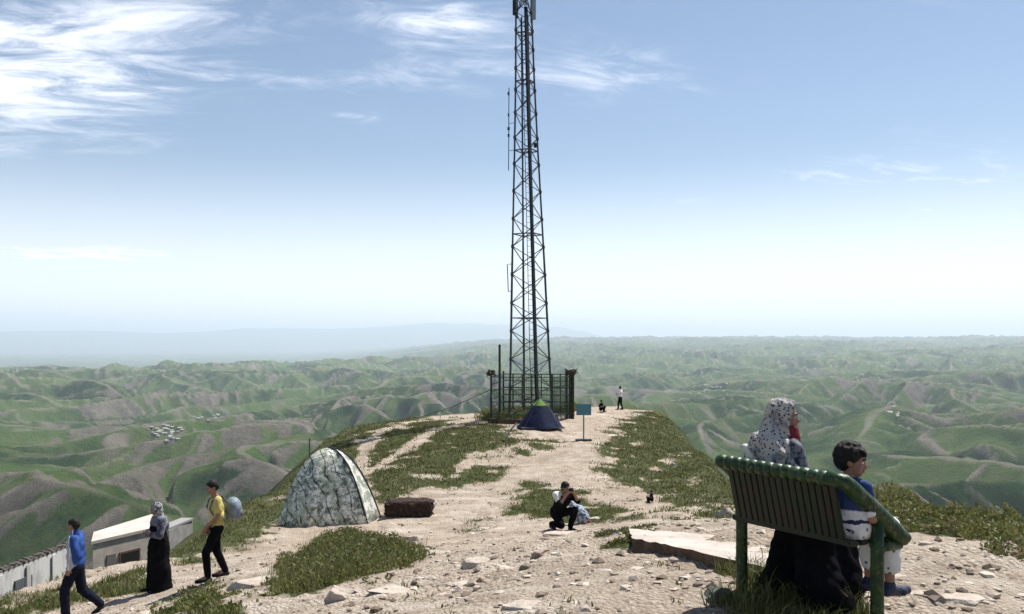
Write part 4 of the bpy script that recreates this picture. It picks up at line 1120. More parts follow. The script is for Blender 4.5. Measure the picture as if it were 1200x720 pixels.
b = MB(); torso(b, (0, 0, 0.96), (0, 0.01, 1.28), (0, 0.02, 1.47)); b.cap((0, 0.02, 1.44), 0.058, (0, 0.06, 1.56), 0.054)
P, Mh = head(b, (0, 0.075, 1.635), 6, -24)
for s in (-1, 1):
    limb(b, [SH[s], EL[s], WR[s]], [0.052, 0.042, 0.029]); hand(b, WR[s], (0.06 * -s, 0.25, -0.6), s, (-s, 0.2, 0), 1.0, 0.5)
    limb(b, [HIP[s], KN[s], AN[s]], [0.082, 0.055, 0.040]); b.cap(AN[s], 0.04, TO[s] + Vector((0, 0, 0.035)), 0.03)
b.melt('body', M_skin, man, 0.0105, 3); face(P, Mh, man)
b = MB()
for q, r in (((0, -0.022, 0.035), (0.086, 0.098, 0.094)), ((0, -0.05, 0.0), (0.082, 0.075, 0.085)), ((0, 0.030, 0.090), (0.056, 0.044, 0.026))): b.ell(P(*q), r, Mh)
for k in range(40): a = k * 2.4; rr_ = 0.078 * math.sqrt(k / 40); b.ell(P(math.cos(a) * rr_, -0.02 + math.sin(a) * rr_, 0.035 + 0.085 * math.sqrt(max(0, 1 - (k / 40)))), 0.016, None, 8, 6)
b.melt('hair', M_hair, man, 0.011, 2)
b = MB(); torso(b, (0, 0, 0.99), (0, 0.012, 1.27), (0, 0.02, 1.46), 1.06, 0.022)
for s in (-1, 1): limb(b, [SH[s], SH[s].lerp(EL[s], 0.62)], [0.072, 0.074])
b.cap((-0.10, 0, 1.15), 0.115, (0.10, 0, 1.15), 0.115); b.melt('t_shirt', M_yellow, man, 0.013, 10, 0.008, 12)
b = MB()
b.ell((0, 0, 0.92), (0.17, 0.125, 0.11))
for s in (-1, 1): limb(b, [HIP[s], KN[s], AN[s] + Vector((0, 0, 0.02))], [0.100, 0.074, 0.058])
b.melt('trousers', M_black, man, 0.014, 3, 0.008, 10)
for s in (-1, 1):
    b = MB(); shoe(b, AN[s], TO[s]); b.melt('shoe', M_shoe, man, 0.010, 2)
b = MB(); b.box((-0.02, 0.132, 0.97), (0.30, 0.02, 0.035)); b.build('belt', M_shoe, man)
# round bag on his back
M_bag = simple('blue_grey_bag', (0.24, 0.28, 0.32), (0.12, 0.15, 0.18), 4, 0.55, 0.3, 0.02)
bag = empty('bag', 'round blue-grey bag carried on the back of the man in yellow', 'bag', p, R(118)); bag.scale = (sc_,) * 3
b = MB().ell((0.03, -0.285, 1.24), (0.185, 0.15, 0.195)); b.ell((0.03, -0.31, 1.14), (0.15, 0.13, 0.11)); b.melt('shell', M_bag, bag, 0.014, 3, 0.008, 6)
MB().ell((0.03, -0.40, 1.15), (0.11, 0.055, 0.085)).build('pocket', M_grey, bag, True)
for s in (-1, 1): MB().tube([(s * 0.11, -0.16, 1.36), (s * 0.13, -0.06, 1.50), (s * 0.135, 0.10, 1.42), (s * 0.15, 0.145, 1.28), (s * 0.17, 0.06, 1.12), (s * 0.14, -0.17, 1.10)], 0.014, 8).build('strap', M_grey, bag, True)

# --- woman in the black chador ---
p = place(186, 693); p.z = gz(p.x, p.y); sc_ = 104 * (p.y / F) / 1.62
wom = empty('person', 'person in long black skirt, grey shawl and patterned headscarf with folded arms', 'person', p, R(130)); wom.scale = (sc_,) * 3
b = MB(); torso(b, (0, 0, 0.88), (0, 0, 1.17), (0, 0.01, 1.34), 0.95); b.cap((0, 0.01, 1.32), 0.05, (0, 0.04, 1.43), 0.048)
P, Mh = head(b, (0, 0.05, 1.50), 0, -16, 0.96)
SH = {-1: Vector((-0.165, 0, 1.30)), 1: Vector((0.165, 0, 1.30))}; EL = {-1: Vector((-0.225, 0.05, 1.05)), 1: Vector((0.225, 0.04, 1.05))}; WR = {-1: Vector((0.02, 0.22, 1.06)), 1: Vector((-0.03, 0.21, 1.10))}
for s in (-1, 1):
    limb(b, [SH[s], EL[s], WR[s]], [0.046, 0.038, 0.027]); hand(b, WR[s], (-s * 0.8, 0.2, 0.1), s, (0, -1, 0), 0.92, 0.4)
    limb(b, [(s * 0.09, 0, 0.86), (s * 0.09, 0.02, 0.46), (s * 0.09, -0.02 + 0.05 * s, 0.08)], [0.08, 0.052, 0.036])
b.melt('body', M_skin2, wom, 0.0105, 3); face(P, Mh, wom, 0.96)
b = MB()
for z, r, y in ((0.05, 0.225, -0.02), (0.3, 0.20, 0.0), (0.6, 0.185, 0.0), (0.9, 0.19, 0)): b.ell((0, y, z + 0.05), (r, r * 0.86, 0.17))
b.tube([(0, -0.02, 0.02), (0, 0, 0.5), (0, 0, 0.95)], [0.225, 0.19, 0.18], 20); b.ell((0, 0, 1.1), (0.185, 0.15, 0.2))
b.melt('skirt', M_black, wom, 0.016, 4, 0.028, 7)
m, t = mat('scarf_print'); v = t.n('ShaderNodeTexCoord').outputs['Object']
M_wscarf = finish(m, t, t.mix(t.step(t.noise(v, 22, 4, 0.6), 0.47, 0.56), (0.34, 0.34, 0.34), (0.05, 0.045, 0.05)), 0.85)
b = MB()
for q, r in (((0, -0.025, 0.022), (0.096, 0.102, 0.104)), ((0, -0.035, -0.06), (0.092, 0.088, 0.10))): b.ell(P(*q), r, Mh)
b.cap(P(0, -0.03, -0.10), 0.085, (0, 0.005, 1.33), 0.10); b.melt('headscarf', M_wscarf, wom, 0.012, 3, 0.008, 14)
b = MB(); b.ell((0, -0.01, 1.30), (0.205, 0.13, 0.10)); b.ell((0, -0.06, 1.18), (0.20, 0.12, 0.16)); b.ell((0, 0.05, 1.24), (0.15, 0.10, 0.09))
for s in (-1, 1): limb(b, [SH[s], EL[s], WR[s] * 0.9 + EL[s] * 0.1], [0.075, 0.068, 0.052])
b.melt('shawl', M_grey, wom, 0.013, 8, 0.012, 11)
for s in (-1, 1):
    b = MB(); shoe(b, (s * 0.09, 0.05 * s, 0.08), (s * 0.10, 0.22 + 0.05 * s, 0.0), 0.92); b.melt('shoe', M_shoe, wom, 0.011, 2)

# --- man in the blue jacket ---
p = place(103, 721); p = Vector((-7.30, 15.25, gz(-7.30, 15.25) - 0.02)); sc_ = 118 * (p.y / F) / 1.74
m2 = empty('person', 'person in blue and grey track jacket and dark trousers striding along the grass', 'person', p, R(98)); m2.scale = (sc_,) * 3
KN = {-1: Vector((-0.10, 0.16, 0.53)), 1: Vector((0.10, -0.06, 0.50))}; AN = {-1: Vector((-0.10, 0.14, 0.10)), 1: Vector((0.11, -0.36, 0.22))}; TO = {-1: Vector((-0.11, 0.33, 0.0)), 1: Vector((0.12, -0.24, 0.02))}
SH = {-1: Vector((-0.195, 0, 1.42)), 1: Vector((0.195, 0, 1.42))}; EL = {-1: Vector((-0.25, -0.09, 1.15)), 1: Vector((0.25, 0.03, 1.14))}; WR = {-1: Vector((-0.22, 0.05, 0.93)), 1: Vector((0.20, 0.15, 0.92))}
b = MB(); torso(b, (0, 0, 0.95), (0, 0.01, 1.26), (0, 0.01, 1.46), 1.05); b.cap((0, 0.01, 1.43), 0.06, (0, 0.04, 1.55), 0.056)
P, Mh = head(b, (0, 0.045, 1.625), -18, -14)
for s in (-1, 1):
    limb(b, [SH[s], EL[s], WR[s]], [0.05, 0.042, 0.03]); hand(b, WR[s], (0, 0.25, -0.9), s, (-s, 0, 0), 1.0, 0.6)
    limb(b, [HIP[s], KN[s], AN[s]], [0.082, 0.056, 0.04])
b.melt('body', M_skin, m2, 0.0105, 3); face(P, Mh, m2)
b = MB()
for q, r in (((0, -0.022, 0.032), (0.083, 0.097, 0.090)), ((0, -0.05, 0.0), (0.080, 0.072, 0.08)), ((0, 0.026, 0.082), (0.056, 0.044, 0.026))): b.ell(P(*q), r, Mh)
b.melt('hair', M_hair, m2, 0.011, 2, 0.004, 40)
m, t = mat('track_jacket'); v = t.n('ShaderNodeTexCoord').outputs['Object']; sx_, sy_, sz_ = t.n('ShaderNodeSeparateXYZ', {0: v}).outputs
fl = t.m('MULTIPLY', t.step(t.m('ADD', sy_, t.m('MULTIPLY', t.m('SUBTRACT', sz_, 1.36), -0.25)), 0.035, 0.045), t.step(sz_, 1.40, 1.38))
n = t.noise(v, 5, 4, 0.6)
c = t.mix(fl, t.mix(n, (0.014, 0.065, 0.27), (0.008, 0.035, 0.15)), t.mix(n, (0.42, 0.43, 0.46), (0.30, 0.31, 0.35)))
st_ = t.m('MULTIPLY', t.step(t.m('ABSOLUTE', t.m('SUBTRACT', sy_, 0.04)), 0.016, 0.010), 1.0)
c = t.mix(st_, c, (0.62, 0.63, 0.66))
M_jack = finish(m, t, c, 0.65, n, 0.8, 0.05)
b = MB(); torso(b, (0, 0, 0.99), (0, 0.01, 1.26), (0, 0.01, 1.46), 1.10, 0.034); b.cap((0, 0.01, 1.46), 0.075, (0, 0.02, 1.52), 0.072)
for s in (-1, 1): limb(b, [SH[s], EL[s], WR[s]], [0.080, 0.070, 0.050])
b.cap((-0.10, 0.0, 1.12), 0.13, (0.10, 0.0, 1.12), 0.13); b.cap((-0.12, 0, 1.36), 0.10, (0.12, 0, 1.36), 0.10)
b.melt('jacket', M_jack, m2, 0.013, 14, 0.009, 9)
b = MB(); b.ell((0, 0, 0.92), (0.175, 0.13, 0.12))
for s in (-1, 1): limb(b, [HIP[s], KN[s], AN[s] + Vector((0, 0, 0.01))], [0.105, 0.086, 0.074])
b.melt('trousers', M_navy, m2, 0.014, 3, 0.012, 9)
for s in (-1, 1):
    b = MB(); shoe(b, AN[s], TO[s]); b.melt('shoe', M_shoe, m2, 0.011, 2)

# --- person crouching in the middle, taking a picture ---
p = place(659, 622); p.z = gz(p.x, p.y); k = p.y / F
sc_ = 57 * k / 1.02
cr = empty('person', 'crouching person in dark clothes with arms raised to the face', 'person', p, R(-150)); cr.scale = (sc_,) * 3
HIPc = Vector((0, -0.16, 0.34)); CH = Vector((0, 0.0, 0.62)); NK = Vector((0, 0.08, 0.79))
b = MB(); torso(b, HIPc, CH, NK, 0.95, 0, rot('X', -25)); b.cap(NK, 0.05, (0, 0.11, 0.86), 0.05); P, Mh = head(b, (0, 0.13, 0.92), 8, -6, 0.95)
KN = {-1: Vector((-0.16, 0.24, 0.45)), 1: Vector((0.15, 0.20, 0.16))}; AN = {-1: Vector((-0.14, 0.10, 0.08)), 1: Vector((0.13, -0.22, 0.09))}
SHc = {-1: Vector((-0.17, 0.06, 0.74)), 1: Vector((0.17, 0.06, 0.74))}; ELc = {-1: Vector((-0.24, 0.22, 0.62)), 1: Vector((0.22, 0.24, 0.60))}; WRc = {-1: Vector((-0.08, 0.31, 0.82)), 1: Vector((0.08, 0.31, 0.82))}
for s in (-1, 1):
    limb(b, [SHc[s], ELc[s], WRc[s]], [0.045, 0.04, 0.028]); hand(b, WRc[s], (-s * 0.5, 0.1, 0.8), s, (0, -1, 0), 0.95, 0.6)
    limb(b, [HIPc + Vector((s * 0.09, 0, 0)), KN[s], AN[s]], [0.08, 0.055, 0.04])
b.melt('body', M_skin2, cr, 0.013, 3); face(P, Mh, cr, 0.95)
b = MB()
for q, r in (((0, -0.024, 0.035), (0.088, 0.100, 0.094)), ((0, -0.05, -0.01), (0.084, 0.072, 0.09))): b.ell(P(*q), r, Mh)
b.melt('hair', M_hair, cr, 0.013, 2)
b = MB(); torso(b, HIPc + Vector((0, 0, 0.05)), CH, NK, 1.0, 0.03, rot('X', -25)); limb(b, [SHc[1], ELc[1]], [0.07, 0.06]); limb(b, [SHc[-1], ELc[-1]], [0.07, 0.06]); b.melt('top', M_black, cr, 0.016, 3, 0.012, 9)
b = MB(); limb(b, [SHc[1] + Vector((0.02, 0, 0.03)), SHc[1].lerp(ELc[1], 0.6)], [0.076, 0.066]); b.ell((0.13, 0.0, 0.76), (0.11, 0.10, 0.07)); b.melt('scarf', M_white, cr, 0.014, 3, 0.01, 12)
b = MB(); b.ell(HIPc, (0.17, 0.14, 0.12))
for s in (-1, 1): limb(b, [HIPc + Vector((s * 0.09, 0, 0)), KN[s], AN[s] + Vector((0, 0, 0.02))], [0.10, 0.078, 0.06])
b.melt('trousers', M_black, cr, 0.016, 3, 0.01, 9)
for s in (-1, 1):
    b = MB(); shoe(b, AN[s], (s * 0.15, (0.28 if s < 0 else -0.06), 0.0), 0.95); b.melt('shoe', M_shoe, cr, 0.013, 2)
cm = MB().box((0, 0, 0), (0.12, 0.055, 0.075), None, 0.01); cm.tube([(0, 0.02, 0), (0, 0.09, 0)], 0.032, 12)
o = cm.build('camera_body', M_shoe); o.location = cr.matrix_world @ Vector((0, 0, 0)); o.rotation_euler = (0, 0, R(-150))
o.location = Vector(p) + Matrix.Rotation(R(-150), 3, 'Z') @ (Vector((0, 0.315, 0.90)) * sc_); o.name = 'hand_camera'
tag(o, 'small dark camera held to the face of the crouching person', 'camera')
# patterned bundle leaning beside them
m, t = mat('bundle_print'); v = t.n('ShaderNodeTexCoord').outputs['Object']
M_bundle = finish(m, t, t.mix(t.step(t.noise(v, 16, 4, 0.7), 0.46, 0.56), (0.42, 0.47, 0.54), (0.06, 0.08, 0.12)), 0.7)
q0 = Vector(hit([(681, 614)])[0])
bd = empty('bag', 'pale blue and grey patterned bag leaning beside the crouching person', 'bag', q0)
b = MB(); limb(b, [Vector((0.05, 0, 0.14)), Vector((-0.10, 0.0, 0.34)), Vector((-0.26, 0.02, 0.52))], [0.18, 0.16, 0.085]); b.melt('sack', M_bundle, bd, 0.016, 3, 0.02, 8)
MB().tube([(-0.26, 0, 0.52), (-0.33, 0, 0.62), (-0.36, 0, 0.58), (-0.28, 0, 0.48)], 0.02, 8).build('handle', M_shoe, bd, True)
MB().ell((0.19, -0.02, 0.05), (0.07, 0.08, 0.06)).build('tag', simple('red_cloth', (0.25, 0.05, 0.04)), bd, True)

# --- standing figure and child on the far knoll ---
def small_person(name, label, px, py, h_px, rz, top, legs, seat=False):
    p = place(px, py); k = p.y / F; s = h_px * k / (1.72 if not seat else 1.05)
    e_ = empty('person', label, 'person', p, R(rz)); e_.scale = (s, s, s)
    z0 = 0.0 if not seat else -0.62
    A_ = {-1: (-0.10, 0.14, 0.08), 1: (0.12, -0.12, 0.08)}; K_ = {-1: (-0.10, 0.10, 0.5), 1: (0.11, 0.0, 0.5)}
    if seat: A_ = {-1: (-0.13, 0.26, 0.08), 1: (0.14, 0.30, 0.08)}; K_ = {-1: (-0.13, 0.32, 0.42), 1: (0.14, 0.36, 0.40)}
    H_ = Vector((0, 0, 0.94 + z0)) if not seat else Vector((0, 0, 0.16))
    up = Vector((0, 0, z0))
    b = MB(); torso(b, H_ + Vector((0, 0, .03)), Vector((0, 0, 1.27)) + up * 1.0 if not seat else (0, 0.03, 0.50), Vector((0, 0, 1.46)) + up if not seat else (0, 0.05, 0.68))
    nk = Vector((0, 0, 1.46)) if not seat else Vector((0, 0.05, 0.68))
    b.cap(nk, 0.05, nk + Vector((0, 0.03, 0.08)), 0.05); P, Mh = head(b, nk + Vector((0, 0.03, 0.165)), 0, -8)
    el = {-1: nk + Vector((-0.29, 0.02, -0.24)), 1: nk + Vector((0.27, -0.06, -0.27))}; wr = {-1: nk + Vector((-0.14, 0.20, -0.25)), 1: nk + Vector((0.20, 0.14, -0.42))}
    if seat: wr = {-1: nk + Vector((-0.16, 0.26, -0.24)), 1: nk + Vector((0.20, 0.26, -0.26))}
    for q in (-1, 1):
        sh = nk + Vector((q * 0.18, 0, -0.04)); limb(b, [sh, el[q], wr[q]], [0.05, 0.042, 0.03]); hand(b, wr[q], (0, 0.5, -0.6), q, (-q, 0, 0), 1.0, 0.5)
        limb(b, [H_ + Vector((q * 0.1, 0, 0)), K_[q], A_[q]], [0.085, 0.06, 0.042])
    b.melt('body', M_skin, e_, 0.02, 2)
    b = MB(); b.ell(P(0, -0.02, 0.03), (0.09, 0.10, 0.095), Mh); b.ell(P(0, -0.05, 0), (0.08, 0.07, 0.08), Mh); b.melt('hair', M_hair, e_, 0.02, 1)
    b = MB(); torso(b, H_ + Vector((0, 0, .07)), nk + Vector((0, 0, -0.19)), nk, 1.08, 0.03)
    for q in (-1, 1): limb(b, [nk + Vector((q * 0.18, 0, -0.04)), el[q]], [0.075, 0.066])
    b.melt('shirt', top, e_, 0.022, 2, 0.01)
    b = MB(); b.ell(H_, (0.175, 0.13, 0.12))
    for q in (-1, 1): limb(b, [H_ + Vector((q * 0.1, 0, 0)), K_[q], Vector(A_[q])], [0.105, 0.08, 0.062])
    b.melt('trousers', legs, e_, 0.022, 2)
    for q in (-1, 1):
        b = MB(); shoe(b, A_[q], Vector(A_[q]) + Vector((0, 0.2, -0.08))); b.melt('shoe', M_shoe, e_, 0.02, 1)
    return e_
small_person('p', 'distant standing person in white shirt and dark trousers at the ridge end', 727, 480.5, 27.5, 60, M_white, M_black)
small_person('p', 'small distant figure in dark clothes sitting beside the standing person in white', 704, 483, 15, -120, M_black, M_black, True)
small_person('p', 'tiny figure in dark clothes sitting on dirt near the right grassy slope', 764, 589, 14, 100, M_navy, M_black, True).scale = (0.36,) * 3

# --- woman on the bench ---
def bl(x, y, z): return Vector((x, y, z))
LW = 0.76
lady = empty('person', 'seated person in white dotted headscarf, red top and black skirt on the bench', 'person', (BL.x, BL.y, BG), BROT)
T = 0.27; SZ = 0.50
b = MB(); torso(b, (T, 0.26, SZ + 0.12), (T, 0.25, SZ + 0.40), (T, 0.27, SZ + 0.56), 0.78); b.cap((T, 0.27, SZ + 0.54), 0.05, (T, 0.30, SZ + 0.66), 0.048)
P, Mh = head(b, (T, 0.315, SZ + 0.700), -40, -3, 0.92)
SHl = {-1: Vector((T - 0.125, 0.26, SZ + 0.52)), 1: Vector((T + 0.125, 0.27, SZ + 0.51))}
for s in (-1, 1):
    e_ = Vector((T + s * 0.15, 0.35, SZ + 0.27)); w_ = Vector((T + s * 0.06, 0.54, SZ + 0.20))
    limb(b, [SHl[s], e_, w_], [0.046, 0.038, 0.027]); hand(b, w_, (-s * 0.4, 0.5, -0.1), s, (0, 0, -1), 0.92, 0.35)
    limb(b, [(T + s * 0.10, 0.27, SZ + 0.09), (T + s * 0.12, 0.68, SZ + 0.06), (T + s * 0.12, 0.66, 0.09)], [0.085, 0.06, 0.04])
b.melt('body', M_skin2, lady, 0.008, 4); face(P, Mh, lady, 0.92)
m, t = mat('dotted_scarf'); v = t.n('ShaderNodeTexCoord').outputs['Object']
vo = t.n('ShaderNodeTexVoronoi', {'Vector': v, 'Scale': 46.0, 'Randomness': 1.0}); d1 = t.step(vo.outputs[0], 0.40, 0.26)
bl_ = t.step(t.noise(v, 7, 3, 0.5), 0.50, 0.60)
c = t.mix(bl_, (0.42, 0.385, 0.35), (0.19, 0.185, 0.20)); c = t.mix(d1, c, (0.045, 0.04, 0.06))
M_scarf = finish(m, t, c, 0.85, t.noise(v, 18, 4, 0.6), 0.3, 0.01)
b = MB()
for q, r in (((0, -0.034, 0.026), (0.086, 0.098, 0.100)), ((0, -0.050, -0.03), (0.086, 0.084, 0.10)), ((0, 0.028, 0.085), (0.060, 0.050, 0.030))): b.ell(P(*q), r, Mh)
for s in (-1, 1): b.tube([P(s * 0.058, 0.050, 0.080), P(s * 0.080, 0.018, 0.0), P(s * 0.076, 0.012, -0.08), P(s * 0.05, 0.03, -0.17)], [0.015, 0.014, 0.018, 0.022], 8)
b.cap(P(0, -0.065, -0.06), 0.078, Vector((T - 0.03, 0.22, SZ + 0.54)), 0.095)
b.cap((T - 0.10, 0.20, SZ + 0.49), 0.072, (T + 0.07, 0.23, SZ + 0.49), 0.072); b.cap((T - 0.07, 0.17, SZ + 0.52), 0.08, (T - 0.13, 0.16, SZ + 0.36), 0.08)
b.cap((T + 0.02, 0.17, SZ + 0.50), 0.08, (T + 0.06, 0.16, SZ + 0.32), 0.085); b.cap((T + 0.08, 0.27, SZ + 0.47), 0.070, (T + 0.11, 0.28, SZ + 0.32), 0.07)
# folds hanging from the crown to the shoulders
for k_ in range(9):
    a_ = R(150 + k_ * 30); q0_ = P(math.sin(a_) * 0.085, -0.02 + math.cos(a_) * 0.085, 0.0 - 0.006 * k_); q1_ = Vector((T - 0.01 + math.sin(a_ - 0.6) * 0.16, 0.20 + math.cos(a_ - 0.6) * 0.10, SZ + 0.46))
    if (q1_ - q0_).length < 0.5: b.tube([q0_, q0_.lerp(q1_, 0.5) + Vector((0, 0, -0.02)), q1_], [0.010, 0.016, 0.022], 6)
b.melt('headscarf', M_scarf, lady, 0.0085, 3, 0.009, 20)
b = MB(); b.cap((T - 0.16, 0.115, SZ + 0.49), 0.024, (T - 0.08, 0.10, SZ + 0.42), 0.036); b.ell((T - 0.12, 0.11, SZ + 0.46), (0.05, 0.026, 0.042)); b.melt('scarf_knot', simple('cream_cloth', (0.50, 0.44, 0.26), (0.60, 0.57, 0.50), 14, 0.85), lady, 0.009, 3, 0.010, 22)
m, t = mat('red_print'); v = t.n('ShaderNodeTexCoord').outputs['Object']
M_redt0 = finish(m, t, t.mix(t.step(t.noise(v, 20, 4, 0.6), 0.5, 0.62), (0.16, 0.018, 0.022), (0.035, 0.006, 0.010)), 0.85)
m, t = mat('navy_print'); v = t.n('ShaderNodeTexCoord').outputs['Object']
M_redt = finish(m, t, t.mix(t.step(t.noise(v, 26, 4, 0.65), 0.48, 0.58), (0.19, 0.19, 0.21), (0.028, 0.032, 0.065)), 0.85)
b = MB(); b.cap((T + 0.035, 0.335, SZ + 0.60), 0.055, (T + 0.05, 0.36, SZ + 0.36), 0.085); b.cap((T - 0.02, 0.34, SZ + 0.56), 0.05, (T - 0.01, 0.37, SZ + 0.36), 0.08); b.melt('red_bodice', M_redt0, lady, 0.010, 4, 0.010, 14)
b = MB(); torso(b, (T, 0.27, SZ + 0.14), (T, 0.275, SZ + 0.38), (T, 0.29, SZ + 0.51), 0.78, 0.018)
for s in (-1, 1): limb(b, [SHl[s], (T + s * 0.15, 0.35, SZ + 0.27), (T + s * 0.07, 0.52, SZ + 0.20)], [0.055, 0.052, 0.045])
b.melt('top', M_redt, lady, 0.012, 6, 0.014, 10)
b = MB()
b.ell((T, 0.27, SZ + 0.10), (0.20, 0.16, 0.12))
for s in (-1, 1): limb(b, [(T + s * 0.10, 0.27, SZ + 0.10), (T + s * 0.13, 0.68, SZ + 0.06)], [0.115, 0.10]); limb(b, [(T + s * 0.13, 0.68, SZ + 0.06), (T + s * 0.20, 0.64, 0.05)], [0.10, 0.15])
b.cap((T, 0.62, SZ + 0.02), 0.12, (T, 0.60, 0.10), 0.17); b.cap((T - 0.03, 0.45, SZ - 0.04), 0.11, (T - 0.17, 0.46, 0.03), 0.15); b.cap((T + 0.12, 0.45, SZ - 0.04), 0.11, (T + 0.20, 0.46, 0.02), 0.17)
b.cap((T - 0.30, 0.47, -0.02), 0.09, (T + 0.30, 0.50, -0.02), 0.10)
b.melt('skirt', M_black, lady, 0.013, 4, 0.03, 8)

# --- boy on the bench ---
boy = empty('person', 'small boy in blue and white top and spotted trousers on the bench', 'person', (BL.x, BL.y, BG), BROT)
T = 0.845; Q = 0.62
b = MB()
CHb = Vector((T, 0.23, SZ + 0.24)); NKb = Vector((T, 0.25, SZ + 0.36))
Mt = Matrix.Identity(3)
b.ell((T, 0.24, SZ + 0.08), (0.115, 0.09, 0.09)); b.ell((T, 0.235, SZ + 0.18), (0.105, 0.08, 0.11)); b.ell(CHb, (0.115, 0.082, 0.11)); b.ell((T, 0.245, SZ + 0.325), (0.10, 0.06, 0.045))
b.cap(NKb, 0.036, (T, 0.262, SZ + 0.41), 0.036); P, Mh = head(b, (T, 0.275, SZ + 0.468), -52, -6, 0.88)
SHb = {-1: Vector((T - 0.125, 0.24, SZ + 0.31)), 1: Vector((T + 0.125, 0.24, SZ + 0.31))}
for s in (-1, 1):
    e_ = Vector((T + s * 0.155, 0.27, SZ + 0.13)); w_ = Vector((T + s * 0.09, 0.40, SZ + 0.10))
    limb(b, [SHb[s], e_, w_], [0.034, 0.028, 0.021]); hand(b, w_, (-s * 0.3, 0.5, -0.15), s, (0, 0, -1), 0.68, 0.4)
    limb(b, [(T + s * 0.06, 0.25, SZ + 0.06), (T + s * 0.07, 0.52, SZ + 0.05), (T + s * 0.075, 0.54, 0.20)], [0.06, 0.045, 0.030])
b.melt('body', M_skinr, boy, 0.0075, 4); face(P, Mh, boy, 0.88)
b = MB(); S9 = 0.88
for q, r in (((0, -0.020, 0.036), (0.085, 0.100, 0.092)), ((0, -0.048, 0.002), (0.084, 0.076, 0.088)), ((0, 0.050, 0.066), (0.060, 0.040, 0.034)), ((0.074, 0.0, 0.03), (0.016, 0.05, 0.045)), ((-0.074, 0.0, 0.03), (0.016, 0.05, 0.045))): b.ell(P(*q), tuple(x * S9 for x in r), Mh)
hr_ = random.Random(3)
for k_ in range(150):
    a = hr_.uniform(0, 6.28); e2 = hr_.uniform(0.05, 1.0); n_ = Vector((math.cos(a) * math.sqrt(1 - e2 * e2), math.sin(a) * math.sqrt(1 - e2 * e2), e2))
    q = Vector((n_.x * 0.084, -0.018 + n_.y * 0.098, 0.036 + n_.z * 0.092)); d_ = Vector((n_.x * 0.4, 0.5 * n_.y + 0.25, -0.5)).normalized() * 0.04
    if n_.y > 0.5 and e2 < 0.45: continue
    b.tube([P(*(q - d_ * 0.3)), P(*(q + n_ * 0.006)), P(*(q + d_ * 0.9))], [0.009, 0.009, 0.003], 5)
for k_ in range(12):
    x = (k_ - 5.5) * 0.0105; b.tube([P(x, 0.060, 0.085), P(x * 1.15, 0.088, 0.062), P(x * 1.2 + 0.004, 0.092, 0.034)], [0.010, 0.009, 0.003], 5)
b.melt('hair', M_hair, boy, 0.0065, 1)
m, t = mat('boy_shirt'); v = t.n('ShaderNodeTexCoord').outputs['Object']; sx_, sy_, sz_ = t.n('ShaderNodeSeparateXYZ', {0: v}).outputs
zz = t.m('SUBTRACT', sz_, SZ); n = t.noise(v, 18, 3, 0.5)
c = t.mix(t.step(t.m('ADD', zz, t.m('MULTIPLY', n, 0.03)), 0.19, 0.20), (0.58, 0.58, 0.62), (0.022, 0.045, 0.15))
c = t.mix(t.m('MULTIPLY', t.step(t.m('SINE', t.m('ADD', t.m('MULTIPLY', zz, 105.0), t.m('MULTIPLY', n, 5.0))), 0.25, 0.5), t.step(zz, 0.16, 0.14)), c, (0.02, 0.022, 0.06))
c = t.mix(t.step(t.m('SUBTRACT', sx_, T), -0.058, -0.068), c, (0.30, 0.50, 0.66))
M_bshirt = finish(m, t, c, 0.85, n, 0.3, 0.01)
b = MB(); b.ell((T, 0.24, SZ + 0.11), (0.138, 0.11, 0.10)); b.ell((T, 0.235, SZ + 0.19), (0.128, 0.10, 0.11)); b.ell(CHb, (0.136, 0.10, 0.11)); b.ell((T, 0.245, SZ + 0.325), (0.118, 0.074, 0.05))
for s in (-1, 1): limb(b, [SHb[s], SHb[s].lerp(Vector((T + s * 0.155, 0.27, SZ + 0.13)), 0.7)], [0.050, 0.050])
b.melt('top', M_bshirt, boy, 0.009, 3, 0.010, 16)
m, t = mat('spotted_cotton'); v = t.n('ShaderNodeTexCoord').outputs['Object']
vo = t.n('ShaderNodeTexVoronoi', {'Vector': v, 'Scale': 24.0, 'Randomness': 0.9})
c = t.mix(t.step(vo.outputs[0], 0.30, 0.22), (0.62, 0.61, 0.60), (0.10, 0.10, 0.13))
M_spot = finish(m, t, c, 0.85)
b = MB(); b.ell((T, 0.25, SZ + 0.06), (0.125, 0.105, 0.075))
for s in (-1, 1): limb(b, [(T + s * 0.06, 0.25, SZ + 0.06), (T + s * 0.07, 0.53, SZ + 0.045), (T + s * 0.075, 0.545, 0.30)], [0.080, 0.072, 0.062])
b.melt('trousers', M_spot, boy, 0.009, 3, 0.010, 15)
for s in (-1, 1):
    b = MB(); shoe(b, (T + s * 0.075, 0.54, 0.18), (T + s * 0.08, 0.70, 0.10), 0.82); b.melt('shoe', M_nshoe, boy, 0.009, 2)

